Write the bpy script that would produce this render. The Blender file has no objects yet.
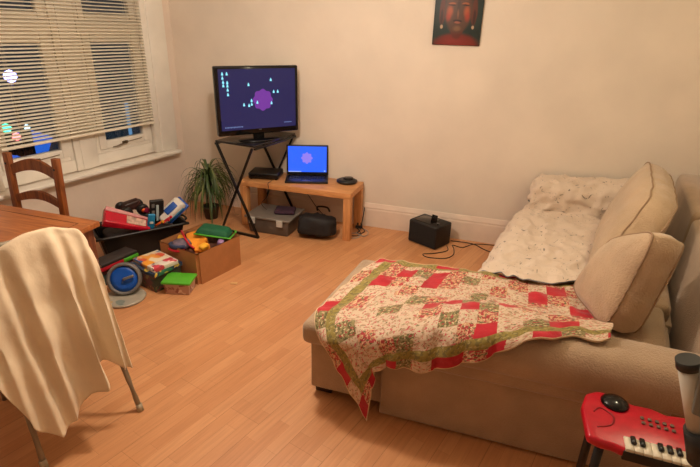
import bpy, bmesh, math, random
from mathutils import Vector, Matrix, noise, Euler
R = math.radians
random.seed(4)
S = bpy.context.scene
COL = S.collection

# ------------------------------------------------------------------ materials
def lin(c):
    o = []
    for v in c:
        v = v / 255
        o.append(v / 12.92 if v <= .04045 else ((v + .055) / 1.055) ** 2.4)
    return (*o, 1)

def sset(b, n, v):
    if n in b.inputs: b.inputs[n].default_value = v

def mat(name, c, rough=.6, var=.06, scale=8, bump=0, bscale=60, metal=0, coat=0, sheen=0, stretch=None, detail=4):
    """principled material whose colour wanders a little with object-space noise"""
    m = bpy.data.materials.new(name); m.use_nodes = True
    nt = m.node_tree; b = nt.nodes['Principled BSDF']
    sset(b, 'Roughness', rough); sset(b, 'Metallic', metal); sset(b, 'Coat Weight', coat); sset(b, 'Sheen Weight', sheen)
    tc = nt.nodes.new('ShaderNodeTexCoord'); mp = nt.nodes.new('ShaderNodeMapping')
    nt.links.new(tc.outputs['Object'], mp.inputs[0])
    if stretch: mp.inputs['Scale'].default_value = stretch
    nz = nt.nodes.new('ShaderNodeTexNoise'); nz.inputs['Scale'].default_value = scale; nz.inputs['Detail'].default_value = detail
    nt.links.new(mp.outputs[0], nz.inputs[0])
    rp = nt.nodes.new('ShaderNodeValToRGB'); L = lin(c)
    rp.color_ramp.elements[0].color = (*[max(0, x * (1 - var * 2)) for x in L[:3]], 1); rp.color_ramp.elements[0].position = .3
    rp.color_ramp.elements[1].color = (*[min(1, x * (1 + var)) for x in L[:3]], 1); rp.color_ramp.elements[1].position = .7
    nt.links.new(nz.outputs[0], rp.inputs[0]); nt.links.new(rp.outputs[0], b.inputs['Base Color'])
    if bump:
        n2 = nt.nodes.new('ShaderNodeTexNoise'); n2.inputs['Scale'].default_value = bscale; n2.inputs['Detail'].default_value = 3
        nt.links.new(mp.outputs[0], n2.inputs[0])
        bp = nt.nodes.new('ShaderNodeBump'); bp.inputs['Strength'].default_value = bump; bp.inputs['Distance'].default_value = .01
        nt.links.new(n2.outputs[0], bp.inputs['Height']); nt.links.new(bp.outputs[0], b.inputs['Normal'])
    return m

def emis(name, c, s):
    m = bpy.data.materials.new(name); m.use_nodes = True
    b = m.node_tree.nodes['Principled BSDF']
    sset(b, 'Base Color', (0, 0, 0, 1)); sset(b, 'Emission Color', lin(c)); sset(b, 'Emission Strength', s); sset(b, 'Roughness', .25)
    return m

def math_(nt, op, a, b=None, c=None):
    n = nt.nodes.new('ShaderNodeMath'); n.operation = op
    for i, v in enumerate((a, b, c)):
        if v is None: continue
        if isinstance(v, (int, float)): n.inputs[i].default_value = v
        else: nt.links.new(v, n.inputs[i])
    return n.outputs[0]

def mixc(nt, fac, a, b):
    n = nt.nodes.new('ShaderNodeMix'); n.data_type = 'RGBA'
    nt.links.new(fac, n.inputs[0]) if not isinstance(fac, (int, float)) else setattr(n.inputs[0], 'default_value', fac)
    for i, v in ((6, a), (7, b)):
        if isinstance(v, tuple): n.inputs[i].default_value = v
        else: nt.links.new(v, n.inputs[i])
    return n.outputs[2]

def spots_mat(name, base, spots, rough=.8, bump=.3, coord='UV'):
    """cloth with scattered printed blotches: spots = [(colour, scale, threshold, offset)]"""
    m = bpy.data.materials.new(name); m.use_nodes = True
    nt = m.node_tree; b = nt.nodes['Principled BSDF']; sset(b, 'Roughness', rough); sset(b, 'Sheen Weight', .2)
    tc = nt.nodes.new('ShaderNodeTexCoord'); col = lin(base)
    for c, sc, th, off in spots:
        mp = nt.nodes.new('ShaderNodeMapping'); mp.inputs['Location'].default_value = (off, off * .7, 0)
        nt.links.new(tc.outputs[coord], mp.inputs[0])
        nz = nt.nodes.new('ShaderNodeTexNoise'); nz.inputs['Scale'].default_value = sc; nz.inputs['Detail'].default_value = 2
        nt.links.new(mp.outputs[0], nz.inputs[0])
        mr = nt.nodes.new('ShaderNodeMapRange'); mr.inputs[1].default_value = th; mr.inputs[2].default_value = th + .035
        nt.links.new(nz.outputs[0], mr.inputs[0])
        col = mixc(nt, mr.outputs[0], col, lin(c))
    nt.links.new(col, b.inputs['Base Color'])
    if bump:
        n2 = nt.nodes.new('ShaderNodeTexNoise'); n2.inputs['Scale'].default_value = 40
        nt.links.new(tc.outputs[coord], n2.inputs[0])
        bp = nt.nodes.new('ShaderNodeBump'); bp.inputs['Strength'].default_value = bump; bp.inputs['Distance'].default_value = .01
        nt.links.new(n2.outputs[0], bp.inputs['Height']); nt.links.new(bp.outputs[0], b.inputs['Normal'])
    return m

def wood(name, c1, c2, stretch=(1, 12, 12), rough=.45, scale=4, rot=0, bump=.1):
    m = bpy.data.materials.new(name); m.use_nodes = True
    nt = m.node_tree; b = nt.nodes['Principled BSDF']; sset(b, 'Roughness', rough)
    tc = nt.nodes.new('ShaderNodeTexCoord'); mp = nt.nodes.new('ShaderNodeMapping')
    mp.inputs['Scale'].default_value = stretch; mp.inputs['Rotation'].default_value = (0, 0, rot)
    nt.links.new(tc.outputs['Object'], mp.inputs[0])
    nz = nt.nodes.new('ShaderNodeTexNoise'); nz.inputs['Scale'].default_value = scale; nz.inputs['Detail'].default_value = 6; nz.inputs['Distortion'].default_value = .6
    nt.links.new(mp.outputs[0], nz.inputs[0])
    rp = nt.nodes.new('ShaderNodeValToRGB'); rp.color_ramp.elements[0].color = lin(c1); rp.color_ramp.elements[1].color = lin(c2)
    rp.color_ramp.elements[0].position = .35; rp.color_ramp.elements[1].position = .65
    nt.links.new(nz.outputs[0], rp.inputs[0]); nt.links.new(rp.outputs[0], b.inputs['Base Color'])
    bp = nt.nodes.new('ShaderNodeBump'); bp.inputs['Strength'].default_value = bump; bp.inputs['Distance'].default_value = .004
    nt.links.new(nz.outputs[0], bp.inputs['Height']); nt.links.new(bp.outputs[0], b.inputs['Normal'])
    return m

# ------------------------------------------------------------------ mesh helpers
def BM(): return bmesh.new()

def merge(bm, o):
    me = bpy.data.meshes.new('t'); o.to_mesh(me); o.free(); bm.from_mesh(me); bpy.data.meshes.remove(me)

def box(bm, c, s, rot=None, bev=0, seg=2, mi=0):
    o = bmesh.new(); bmesh.ops.create_cube(o, size=1)
    bmesh.ops.scale(o, vec=s, verts=o.verts)
    if bev: bmesh.ops.bevel(o, geom=o.edges[:], offset=min(bev, min(s) * .49), segments=seg, affect='EDGES', profile=.5)
    M = Matrix.Translation(c)
    if rot is not None: M = M @ (rot if isinstance(rot, Matrix) else Euler(rot).to_matrix().to_4x4())
    bmesh.ops.transform(o, matrix=M, verts=o.verts)
    for f in o.faces: f.material_index = mi; f.smooth = bool(bev)
    merge(bm, o); return bm

def span(bm, a, b, bev=0, seg=2, mi=0):
    return box(bm, [(a[i] + b[i]) / 2 for i in range(3)], [abs(b[i] - a[i]) for i in range(3)], None, bev, seg, mi)

def hexa(bm, p, bev=0, seg=2, mi=0):
    """box from eight corners: four bottom (ccw) then four top"""
    o = bmesh.new(); v = [o.verts.new(q) for q in p]
    for f in ((3, 2, 1, 0), (4, 5, 6, 7), (0, 1, 5, 4), (1, 2, 6, 5), (2, 3, 7, 6), (3, 0, 4, 7)): o.faces.new([v[i] for i in f])
    bmesh.ops.recalc_face_normals(o, faces=o.faces)
    if bev: bmesh.ops.bevel(o, geom=o.edges[:], offset=bev, segments=seg, affect='EDGES', profile=.5)
    for f in o.faces: f.material_index = mi; f.smooth = bool(bev)
    merge(bm, o); return bm

def smoothpath(pts, n=6):
    P = [Vector(p) for p in pts]; out = []
    for i in range(len(P) - 1):
        a, b, c, d = P[max(i - 1, 0)], P[i], P[i + 1], P[min(i + 2, len(P) - 1)]
        for k in range(n):
            t = k / n
            out.append(.5 * ((2 * b) + (c - a) * t + (2 * a - 5 * b + 4 * c - d) * t * t + (-a + 3 * b - 3 * c + d) * t ** 3))
    out.append(P[-1]); return out

def tube(bm, pts, r, seg=8, smooth=0, r2=None, mi=0, cap=True):
    if smooth: pts = smoothpath(pts, smooth)
    P = [Vector(p) for p in pts]; n = len(P); rings = []
    up = Vector((0, 0, 1))
    for i, p in enumerate(P):
        d = (P[min(i + 1, n - 1)] - P[max(i - 1, 0)]).normalized()
        ref = up if abs(d.z) < .95 else Vector((1, 0, 0))
        a = d.cross(ref).normalized(); b = a.cross(d)
        rr = r if r2 is None else r + (r2 - r) * i / max(1, n - 1)
        rings.append([bm.verts.new(p + (a * math.cos(2 * math.pi * k / seg) + b * math.sin(2 * math.pi * k / seg)) * rr) for k in range(seg)])
    for i in range(n - 1):
        for k in range(seg):
            f = bm.faces.new((rings[i][k], rings[i][(k + 1) % seg], rings[i + 1][(k + 1) % seg], rings[i + 1][k])); f.smooth = True; f.material_index = mi
    if cap:
        for rg in (rings[0][::-1], rings[-1]):
            f = bm.faces.new(rg); f.material_index = mi
    return bm

def bar(bm, a, b, w, h, bev=.002, mi=0):
    """rectangular bar from a to b"""
    a, b = Vector(a), Vector(b); d = b - a; q = d.to_track_quat('X', 'Z').to_matrix().to_4x4()
    return box(bm, (a + b) / 2, (d.length, w, h), q, bev, 2, mi)

def lathe(bm, prof, c=(0, 0, 0), seg=32, M=None, mi=0):
    M = M or Matrix.Identity(4); rings = []
    for r, z in prof:
        rings.append([bm.verts.new(Vector(c) + (M @ Vector((r * math.cos(2 * math.pi * k / seg), r * math.sin(2 * math.pi * k / seg), z)))) for k in range(seg)])
    for i in range(len(prof) - 1):
        for k in range(seg):
            try:
                f = bm.faces.new((rings[i][k], rings[i][(k + 1) % seg], rings[i + 1][(k + 1) % seg], rings[i + 1][k])); f.smooth = True; f.material_index = mi
            except ValueError: pass
    if prof[0][0] > 1e-5: bm.faces.new(rings[0][::-1]).material_index = mi
    if prof[-1][0] > 1e-5: bm.faces.new(rings[-1]).material_index = mi
    bmesh.ops.remove_doubles(bm, verts=bm.verts[:], dist=1e-6)
    return bm

def prism(bm, poly, z0, z1, M=None, bev=0, mi=0):
    o = bmesh.new(); v0 = [o.verts.new((x, y, z0)) for x, y in poly]; v1 = [o.verts.new((x, y, z1)) for x, y in poly]; n = len(poly)
    o.faces.new(v0[::-1]); o.faces.new(v1)
    for i in range(n): o.faces.new((v0[i], v0[(i + 1) % n], v1[(i + 1) % n], v1[i]))
    bmesh.ops.recalc_face_normals(o, faces=o.faces)
    if bev: bmesh.ops.bevel(o, geom=o.edges[:], offset=bev, segments=2, affect='EDGES', profile=.5)
    if M is not None: bmesh.ops.transform(o, matrix=M, verts=o.verts)
    for f in o.faces: f.material_index = mi; f.smooth = bool(bev)
    merge(bm, o); return bm

def crgrid(ctrl, nu, nv):
    """Catmull-Rom surface over a control grid (list of rows)"""
    def cr(P, t):
        n = len(P) - 1; x = min(t * n, n - 1e-6); i = int(x); t = x - i
        a, b, c, d = P[max(i - 1, 0)], P[i], P[i + 1], P[min(i + 2, n)]
        return .5 * ((2 * b) + (c - a) * t + (2 * a - 5 * b + 4 * c - d) * t * t + (-a + 3 * b - 3 * c + d) * t ** 3)
    rows = [[Vector(p) for p in r] for r in ctrl]; out = []
    for j in range(nv + 1):
        col = [None] * len(rows[0])
        for i in range(len(rows[0])): col[i] = cr([r[i] for r in rows], j / nv)
        out.append([cr(col, i / nu) for i in range(nu + 1)])
    return out

def cloth(grid, thick=.006, wr=0, ws=6, mifun=None, uvs=(1, 1), seed=0, edge_keep=0):
    """closed cloth sheet from a grid of points, with wrinkles along the normal and UVs"""
    nv, nu = len(grid) - 1, len(grid[0]) - 1; bm = bmesh.new(); nrm = []
    for j in range(nv + 1):
        r = []
        for i in range(nu + 1):
            a = grid[j][min(i + 1, nu)] - grid[j][max(i - 1, 0)]; b = grid[min(j + 1, nv)][i] - grid[max(j - 1, 0)][i]
            n = a.cross(b); r.append(n.normalized() if n.length > 1e-9 else Vector((0, 0, 1)))
        nrm.append(r)
    uvl = bm.loops.layers.uv.new('UVMap'); T, B = [], []
    for j in range(nv + 1):
        rt_, rb = [], []
        for i in range(nu + 1):
            p = grid[j][i]; q = p * ws + Vector((seed, 0, 0))
            w = 0
            if wr:
                w = wr * (1 - abs(noise.noise(q)) * 2.2 + .6 * noise.noise(q * 2.3)) 
                w = max(w, 0)
            rt_.append(bm.verts.new(p + nrm[j][i] * (w + thick))); rb.append(bm.verts.new(p + nrm[j][i] * (w if thick > 0 else 0)))
        T.append(rt_); B.append(rb)
    def face(vs, uv, mi):
        f = bm.faces.new(vs); f.smooth = True; f.material_index = mi
        for l, u in zip(f.loops, uv): l[uvl].uv = u
    for j in range(nv):
        for i in range(nu):
            mi = mifun((i + .5) / nu * uvs[0], (j + .5) / nv * uvs[1]) if mifun else 0
            uv = [(x / nu * uvs[0], y / nv * uvs[1]) for x, y in ((i, j), (i + 1, j), (i + 1, j + 1), (i, j + 1))]
            face((T[j][i], T[j][i + 1], T[j + 1][i + 1], T[j + 1][i]), uv, mi)
            face((B[j + 1][i], B[j + 1][i + 1], B[j][i + 1], B[j][i]), uv[::-1], mi)
    em = mifun(-1, -1) if mifun else 0
    for i in range(nu):
        face((B[0][i], B[0][i + 1], T[0][i + 1], T[0][i]), [(0, 0)] * 4, em); face((T[nv][i], T[nv][i + 1], B[nv][i + 1], B[nv][i]), [(0, 0)] * 4, em)
    for j in range(nv):
        face((T[j][0], T[j + 1][0], B[j + 1][0], B[j][0]), [(0, 0)] * 4, em); face((B[j][nu], B[j + 1][nu], T[j + 1][nu], T[j][nu]), [(0, 0)] * 4, em)
    return bm

def pillow_bm(F, thick, bulge=.05, n=24, wr=.004, box_=.6):
    """boxed cushion: F = four front-face corners (00, 10, 11, 01); thickness goes behind; returns body and piping path"""
    F = [Vector(p) for p in F]
    N = (F[1] - F[0]).cross(F[3] - F[0]).normalized()
    def bil(u, v): return (F[0] * (1 - u) + F[1] * u) * (1 - v) + (F[3] * (1 - u) + F[2] * u) * v
    def rnd(u, v):                                   # round the outline's corners a little
        x, y = 2 * u - 1, 2 * v - 1
        k = (abs(x) ** 5 + abs(y) ** 5) ** .2; m = max(abs(x), abs(y))
        s = m / k if k > 1e-6 else 1
        s = 1 - (1 - s) * .8
        return (x * s + 1) / 2, (y * s + 1) / 2
    bm = bmesh.new(); lay = []
    for side in (0, 1):
        g = []
        for j in range(n + 1):
            r = []
            for i in range(n + 1):
                u, v = rnd(i / n, j / n); p = bil(u, v)
                x, y = 2 * i / n - 1, 2 * j / n - 1
                h = bulge * ((1 - abs(x) ** 2.5) * (1 - abs(y) ** 2.5)) ** .6
                h += wr * noise.noise(p * 9)
                r.append(bm.verts.new(p - N * h if side == 0 else p + N * (thick + h)))
            g.append(r)
        for j in range(n):
            for i in range(n):
                q = (g[j][i], g[j][i + 1], g[j + 1][i + 1], g[j + 1][i])
                bm.faces.new(q if side == 0 else q[::-1]).smooth = True
        lay.append([g[0][i] for i in range(n)] + [g[j][n] for j in range(n)] + [g[n][n - i] for i in range(n)] + [g[n - j][0] for j in range(n)])
    k = len(lay[0]); prev = lay[0]; ctr = bil(.5, .5) + N * thick / 2
    steps = 5
    for s in range(1, steps + 1):
        if s == steps: cur = lay[1]
        else:
            cur = []
            for i in range(k):
                a, b = lay[0][i].co, lay[1][i].co; t = s / steps; p = a.lerp(b, t)
                o = (p - ctr); o -= N * o.dot(N); o.normalize()
                cur.append(bm.verts.new(p + o * math.sin(math.pi * t) * thick * .12 + o * wr * 2.2 * noise.noise(p * 22)))
        for i in range(k):
            bm.faces.new((prev[i], prev[(i + 1) % k], cur[(i + 1) % k], cur[i])).smooth = True
        prev = cur
    bmesh.ops.recalc_face_normals(bm, faces=bm.faces)
    pipes = [[v.co.copy() for v in l] for l in lay]
    return bm, pipes

def ring_tube(bm, pts, r, seg=6):
    return tube(bm, pts + [pts[0], pts[1]], r, seg, cap=False)

# ------------------------------------------------------------------ scene objects
def obj(name, bm, mats, parent=None, world=True):
    me = bpy.data.meshes.new(name); bm.normal_update(); bm.to_mesh(me); bm.free()
    if not isinstance(mats, (list, tuple)): mats = [mats]
    for m in mats: me.materials.append(m)
    o = bpy.data.objects.new(name, me); COL.objects.link(o)
    if parent is not None:
        if world:
            r = parent
            while r.parent: r = r.parent
            me.transform((Matrix.LocRotScale(r.location, r.rotation_euler, None)).inverted())
        o.parent = parent
    return o

def tag(o, label=None, cat=None, group=None, kind=None):
    if label: o['label'] = label
    if cat: o['category'] = cat
    if group: o['group'] = group
    if kind: o['kind'] = kind
    return o

def thing(name, label, cat, loc=(0, 0, 0), rz=0, group=None, kind=None):
    o = bpy.data.objects.new(name, None); COL.objects.link(o); o.empty_display_size = .1
    o.location = loc; o.rotation_euler = (0, 0, rz)
    return tag(o, label, cat, group, kind)

def struct(name, bm, m, parent=None, world=True, label=None):
    o = obj(name, bm, m, parent, world)
    if parent is None: o['kind'] = 'structure'
    if label: o['label'] = label
    return o

# ------------------------------------------------------------------ palette
M_wall = mat('wall_paint', (232, 218, 201), .85, .035, 2.2, .12, 30)
M_wallL = mat('window_wall_paint', (236, 219, 202), .85, .035, 2.2, .12, 30)
M_ceil = mat('ceiling_paint', (236, 232, 222), .9, .02)
M_white = mat('white_gloss_paint', (240, 234, 222), .4, .03, 5)
M_blind = mat('cream_blind_slat', (238, 230, 210), .5, .02)
M_pine = wood('waxed_pine', (112, 58, 24), (150, 84, 38), (14, 14, 1.2))
M_table = wood('brown_table_top', (140, 78, 38), (176, 107, 57), (1.2, 12, 12), .38)
M_oak = wood('oak_veneer', (190, 130, 78), (214, 154, 98), (1.5, 14, 14), .5)
M_metal = mat('grey_enamel_tube', (150, 138, 118), .4, .04, metal=.5)
M_sheet = mat('cream_cotton', (228, 206, 174), .9, .04, 5, .35, 26, sheen=.2)
M_sofa = mat('beige_chenille', (178, 150, 120), .92, .07, 7, .5, 130, sheen=.35)
M_sofa2 = mat('beige_chenille_pillow', (194, 166, 134), .92, .06, 7, .5, 120, sheen=.35)
M_pipe = mat('beige_piping', (160, 132, 104), .9, .05)
M_dark = mat('black_plastic', (22, 20, 20), .4, .1)
M_black = mat('black_metal', (20, 17, 16), .35, .1, metal=.3)
M_gblack = mat('gloss_black', (12, 12, 14), .12, .05)
M_choc = mat('dark_wood_foot', (52, 30, 20), .5, .1)
M_cable = mat('black_cable', (18, 16, 16), .5, .05)
# ================================================================== the room
TH = R(-9.34)
Tv = Vector((-math.sin(TH), math.cos(TH), 0)); Nv = Vector((math.cos(TH), math.sin(TH), 0))
C0 = Vector((-3.25, 4.347, 0)); YW = 4.347
WM = Matrix(((-Tv.x, Nv.x, 0, C0.x), (-Tv.y, Nv.y, 0, C0.y), (0, 0, 1, 0), (0, 0, 0, 1)))   # (u along wall, off into room, z)
def wl(bm): bmesh.ops.transform(bm, matrix=WM, verts=bm.verts); return bm
H = 2.62; XR = 2.3; YB = -1.6
uend = (YW - YB) / Tv.y
LB = C0 - Tv * uend

def floor_mat():
    m = bpy.data.materials.new('beech_laminate'); m.use_nodes = True
    nt = m.node_tree; b = nt.nodes['Principled BSDF']; sset(b, 'Roughness', .36)
    tc = nt.nodes.new('ShaderNodeTexCoord'); mp = nt.nodes.new('ShaderNodeMapping'); mp.inputs['Rotation'].default_value = (0, 0, R(-74))
    nt.links.new(tc.outputs['Object'], mp.inputs[0])
    def brick(w, h, mort, c1, c2, cm):
        br = nt.nodes.new('ShaderNodeTexBrick'); br.offset = .37; br.offset_frequency = 2
        br.inputs['Scale'].default_value = 1; br.inputs['Brick Width'].default_value = w; br.inputs['Row Height'].default_value = h
        br.inputs['Mortar Size'].default_value = mort; br.inputs['Mortar Smooth'].default_value = .2; br.inputs['Bias'].default_value = 0
        br.inputs['Color1'].default_value = c1; br.inputs['Color2'].default_value = c2; br.inputs['Mortar'].default_value = cm
        nt.links.new(mp.outputs[0], br.inputs[0]); return br
    b1 = brick(.46, .065, .0006, lin((214, 156, 108)), lin((203, 142, 94)), lin((178, 120, 76)))
    b2 = brick(1.3, .195, .0011, (1, 1, 1, 1), (.93, .91, .9, 1), (.68, .62, .56, 1))
    mp2 = nt.nodes.new('ShaderNodeMapping'); mp2.inputs['Scale'].default_value = (1.4, 22, 1); nt.links.new(mp.outputs[0], mp2.inputs[0])
    nz = nt.nodes.new('ShaderNodeTexNoise'); nz.inputs['Scale'].default_value = 3; nz.inputs['Detail'].default_value = 6; nt.links.new(mp2.outputs[0], nz.inputs[0])
    rp = nt.nodes.new('ShaderNodeValToRGB'); rp.color_ramp.elements[0].color = (.91, .885, .86, 1); rp.color_ramp.elements[1].color = (1.04, 1.03, 1.02, 1)
    rp.color_ramp.elements[0].position = .32; rp.color_ramp.elements[1].position = .62
    nt.links.new(nz.outputs[0], rp.inputs[0])
    def mul(a, c):
        n = nt.nodes.new('ShaderNodeMix'); n.data_type = 'RGBA'; n.blend_type = 'MULTIPLY'; n.inputs[0].default_value = 1
        nt.links.new(a, n.inputs[6]); nt.links.new(c, n.inputs[7]); return n.outputs[2]
    nt.links.new(mul(mul(b1.outputs[0], b2.outputs[0]), rp.outputs[0]), b.inputs['Base Color'])
    n3 = nt.nodes.new('ShaderNodeTexNoise'); n3.inputs['Scale'].default_value = 5; nt.links.new(mp.outputs[0], n3.inputs[0])
    r3 = nt.nodes.new('ShaderNodeMapRange'); r3.inputs[3].default_value = .3; r3.inputs[4].default_value = .5
    nt.links.new(n3.outputs[0], r3.inputs[0]); nt.links.new(r3.outputs[0], b.inputs['Roughness'])
    return m
M_floor = floor_mat()

outl = [(LB.x - .3, YB - .15), (XR + .15, YB - .15), (XR + .15, YW + .15), (C0.x - .3, YW + .15)]
struct('floor', prism(BM(), outl, -.1, 0), M_floor)
struct('ceiling', prism(BM(), outl, H, H + .1), M_ceil)
struct('wall_back', span(BM(), (C0.x - .3, YW, 0), (XR + .15, YW + .15, H)), M_wall)
struct('wall_right', span(BM(), (XR, YB, 0), (XR + .15, YW, H)), M_wall)
struct('wall_front', span(BM(), (LB.x - .3, YB - .15, 0), (XR, YB, H)), M_wall)
# window wall with its opening
WU0, WU1, WZ0, WZ1 = .30, 1.88, .60, 2.42
bm = BM()
for a, b in (((0, -.2, 0), (WU0, 0, H)), ((WU1, -.2, 0), (uend, 0, H)), ((WU0, -.2, 0), (WU1, 0, WZ0)), ((WU0, -.2, WZ1), (WU1, 0, H))): span(bm, a, b)
struct('wall_left', wl(bm), M_wallL)
# skirting with a moulded top
prof = [(0, 0), (.018, 0), (.018, .17), (.013, .185), (.016, .195), (.010, .215), (.004, .235), (0, .238)]
def skirting(name, a, b, nrm):
    a, b = Vector(a), Vector(b); bm = BM(); n = Vector(nrm)
    va = [bm.verts.new(a + n * x + Vector((0, 0, z))) for x, z in prof]; vb = [bm.verts.new(b + n * x + Vector((0, 0, z))) for x, z in prof]
    for i in range(len(prof) - 1): bm.faces.new((va[i], va[i + 1], vb[i + 1], vb[i]))
    bm.faces.new(va[::-1]); bm.faces.new(vb); bmesh.ops.recalc_face_normals(bm, faces=bm.faces)
    return struct(name, bm, M_skirt)
M_skirt = mat('skirting_paint', (232, 212, 194), .5, .03)
skirting('baseboard_back', (C0.x + .02, YW, 0), (XR, YW, 0), (0, -1, 0))
skirting('baseboard_right', (XR, YW - .02, 0), (XR, YB, 0), (-1, 0, 0))

# ---- window joinery
def frame_bars(bm, u0, u1, z0, z1, w, o0, o1, bev=.004):
    span(bm, (u0, o0, z0), (u0 + w, o1, z1), bev); span(bm, (u1 - w, o0, z0), (u1, o1, z1), bev)
    span(bm, (u0 + w, o0, z0), (u1 - w, o1, z0 + w), bev); span(bm, (u0 + w, o0, z1 - w), (u1 - w, o1, z1), bev)
M_glass = bpy.data.materials.new('window_glass'); M_glass.use_nodes = True
_b = M_glass.node_tree.nodes['Principled BSDF']; sset(_b, 'Transmission Weight', 1.0); sset(_b, 'Roughness', .0); sset(_b, 'IOR', 1.45); sset(_b, 'Base Color', (.92, .95, 1, 1))
bm = BM()
span(bm, (.10, -.001, WZ0 + .0), (.30, .022, H - .1), .006)           # right architrave
span(bm, (.245, -.06, WZ0), (.36, .010, H - .1), .006)
span(bm, (1.82, -.06, WZ0), (1.92, .010, H - .1), .006); span(bm, (1.88, -.001, WZ0), (2.08, .022, H - .1), .006)
struct('trim_1', wl(bm), M_white)
bm = BM(); span(bm, (.125, -.10, .565), (2.12, .105, .600), .012, 3); span(bm, (.15, .0, .535), (2.09, .03, .566), .006)
struct('trim_2', wl(bm), M_white, label='white painted window sill board with rounded nosing')
bm = BM(); span(bm, (.985, -.09, .60), (1.195, -.03, WZ1), .006); span(bm, (1.04, -.035, .60), (1.14, -.022, WZ1), .005)
span(bm, (.36, -.09, .60), (.985, -.045, .70), .006); span(bm, (1.195, -.09, .60), (1.82, -.045, .70), .006)
struct('trim_3', wl(bm), M_white)
for wi, (u0, u1) in ((1, (1.20, 1.815)), (2, (.365, .98))):
    w = thing('window_%d' % wi, None, None, (C0 - Tv * ((u0 + u1) / 2) - Nv * .06 + Vector((0, 0, .7))), kind='structure')
    bm = BM(); frame_bars(bm, u0, u1, .70, 1.76, .035, -.095, -.04); span(bm, (u0, -.095, 1.695), (u1, -.03, 1.80), .005)
    frame_bars(bm, u0, u1, 1.79, WZ1, .035, -.095, -.04)
    obj('window_frame', wl(bm), M_white, w)
    bm = BM(); frame_bars(bm, u0 + .03, u1 - .03, .735, 1.705, .072, -.085, -.028, .008)
    s = obj('sash', wl(bm), M_white, w)
    bm = BM(); frame_bars(bm, u0 + .03, u1 - .03, 1.80, WZ1 - .03, .055, -.085, -.03, .008); obj('sash', wl(bm), M_white, w)
    bm = BM(); span(bm, (u0 + .09, -.062, .80), (u1 - .09, -.056, 1.64)); obj('pane', wl(bm), M_glass, w)
    bm = BM(); span(bm, (u0 + .08, -.062, 1.84), (u1 - .08, -.056, WZ1 - .07)); obj('pane', wl(bm), M_glass, w)
    um = (u0 + u1) / 2 + .02
    bm = BM(); span(bm, (um - .03, -.030, .758), (um + .03, -.018, .778), .004); lathe(bm, [(.014, 0), (.014, .02), (.009, .026), (0, .027)], (um, -.02, .768), 16, Euler((R(-90), 0, 0)).to_matrix().to_4x4())
    tube(bm, [(um, 0.0, .768), (um + .05, .008, .764), (um + .11, .006, .752), (um + .15, .0, .75)], .007, 8, 4, .004)
    obj('window_stay', wl(bm), mat('aged_brass', (96, 78, 54), .4, .1, metal=.7), w)
    bm = BM(); tube(bm, [(um - .02, -.02, .766), (um - .12, -.016, .772), (um - .19, -.02, .775)], .004, 6); obj('stay_bar', wl(bm), M_metal, w)

# ---- venetian blind
bl = thing('venetian_blind', 'cream slatted venetian blind lowered over both windows above the sill', 'blind', C0 - Tv * 1.09 + Nv * .05 + Vector((0, 0, .9)))
BU0, BU1 = .385, 1.80
bm = BM(); span(bm, (BU0, .012, 2.36), (BU1, .06, 2.40), .004); obj('headrail', wl(bm), M_blind, bl)
bm = BM(); z = .945; k = 0
while z < 2.35:
    a = R(-24)                                                     # room edge tipped down
    for (y0, y1, dz) in ((-.0125, 0, 0), (0, .0125, 0)):
        pass
    h = .0125; prev = None
    pts = [(-h, 0), (0, .0016), (h, 0)]
    top = []; bot = []
    for u in (BU0, BU1):
        for (y, zz) in pts:
            yy = y * math.cos(a) - zz * math.sin(a); z2 = y * math.sin(a) + zz * math.cos(a)
            top.append(bm.verts.new((u, .036 + yy, z + z2 + .0004))); bot.append(bm.verts.new((u, .036 + yy, z + z2 - .0004)))
    for i in (0, 1):
        bm.faces.new((top[i], top[i + 1], top[i + 4], top[i + 3])); bm.faces.new((bot[i + 3], bot[i + 4], bot[i + 1], bot[i]))
    z += .0262
bmesh.ops.recalc_face_normals(bm, faces=bm.faces)
obj('slats', wl(bm), M_blind, bl)
bm = BM(); span(bm, (BU0 - .003, .018, .900), (BU1 + .003, .054, .922), .006, 3); obj('bottom_rail', wl(bm), M_blind, bl)
for u in (.55, 1.09, 1.63):
    bm = BM(); tube(bm, [(u, .0225, .92), (u, .0225, 2.36)], .0009, 5); tube(bm, [(u, .0495, .92), (u, .0495, 2.36)], .0009, 5); obj('ladder_cord', wl(bm), M_blind, bl)
bm = BM(); tube(bm, [(.44, .058, 2.36), (.44, .060, 1.9), (.437, .058, 1.62)], .0015, 5); obj('pull_cord', wl(bm), M_blind, bl)
bm = BM(); lathe(bm, [(.003, .03), (.006, .022), (.008, 0), (.0, -.002)], (.437, .058, 1.59), 12); obj('cord_tassel', wl(bm), M_white, bl)

# ---- what shines outside in the night
def outside(name, label, cat, c, build):
    t = thing(name, label, cat, c); build(t, Vector(c)); return t
def wpt(u, off, z): return WM @ Vector((u, off, z))
M_wall_ext = mat('night_brick', (70, 60, 60), .9, .2, 9)
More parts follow.
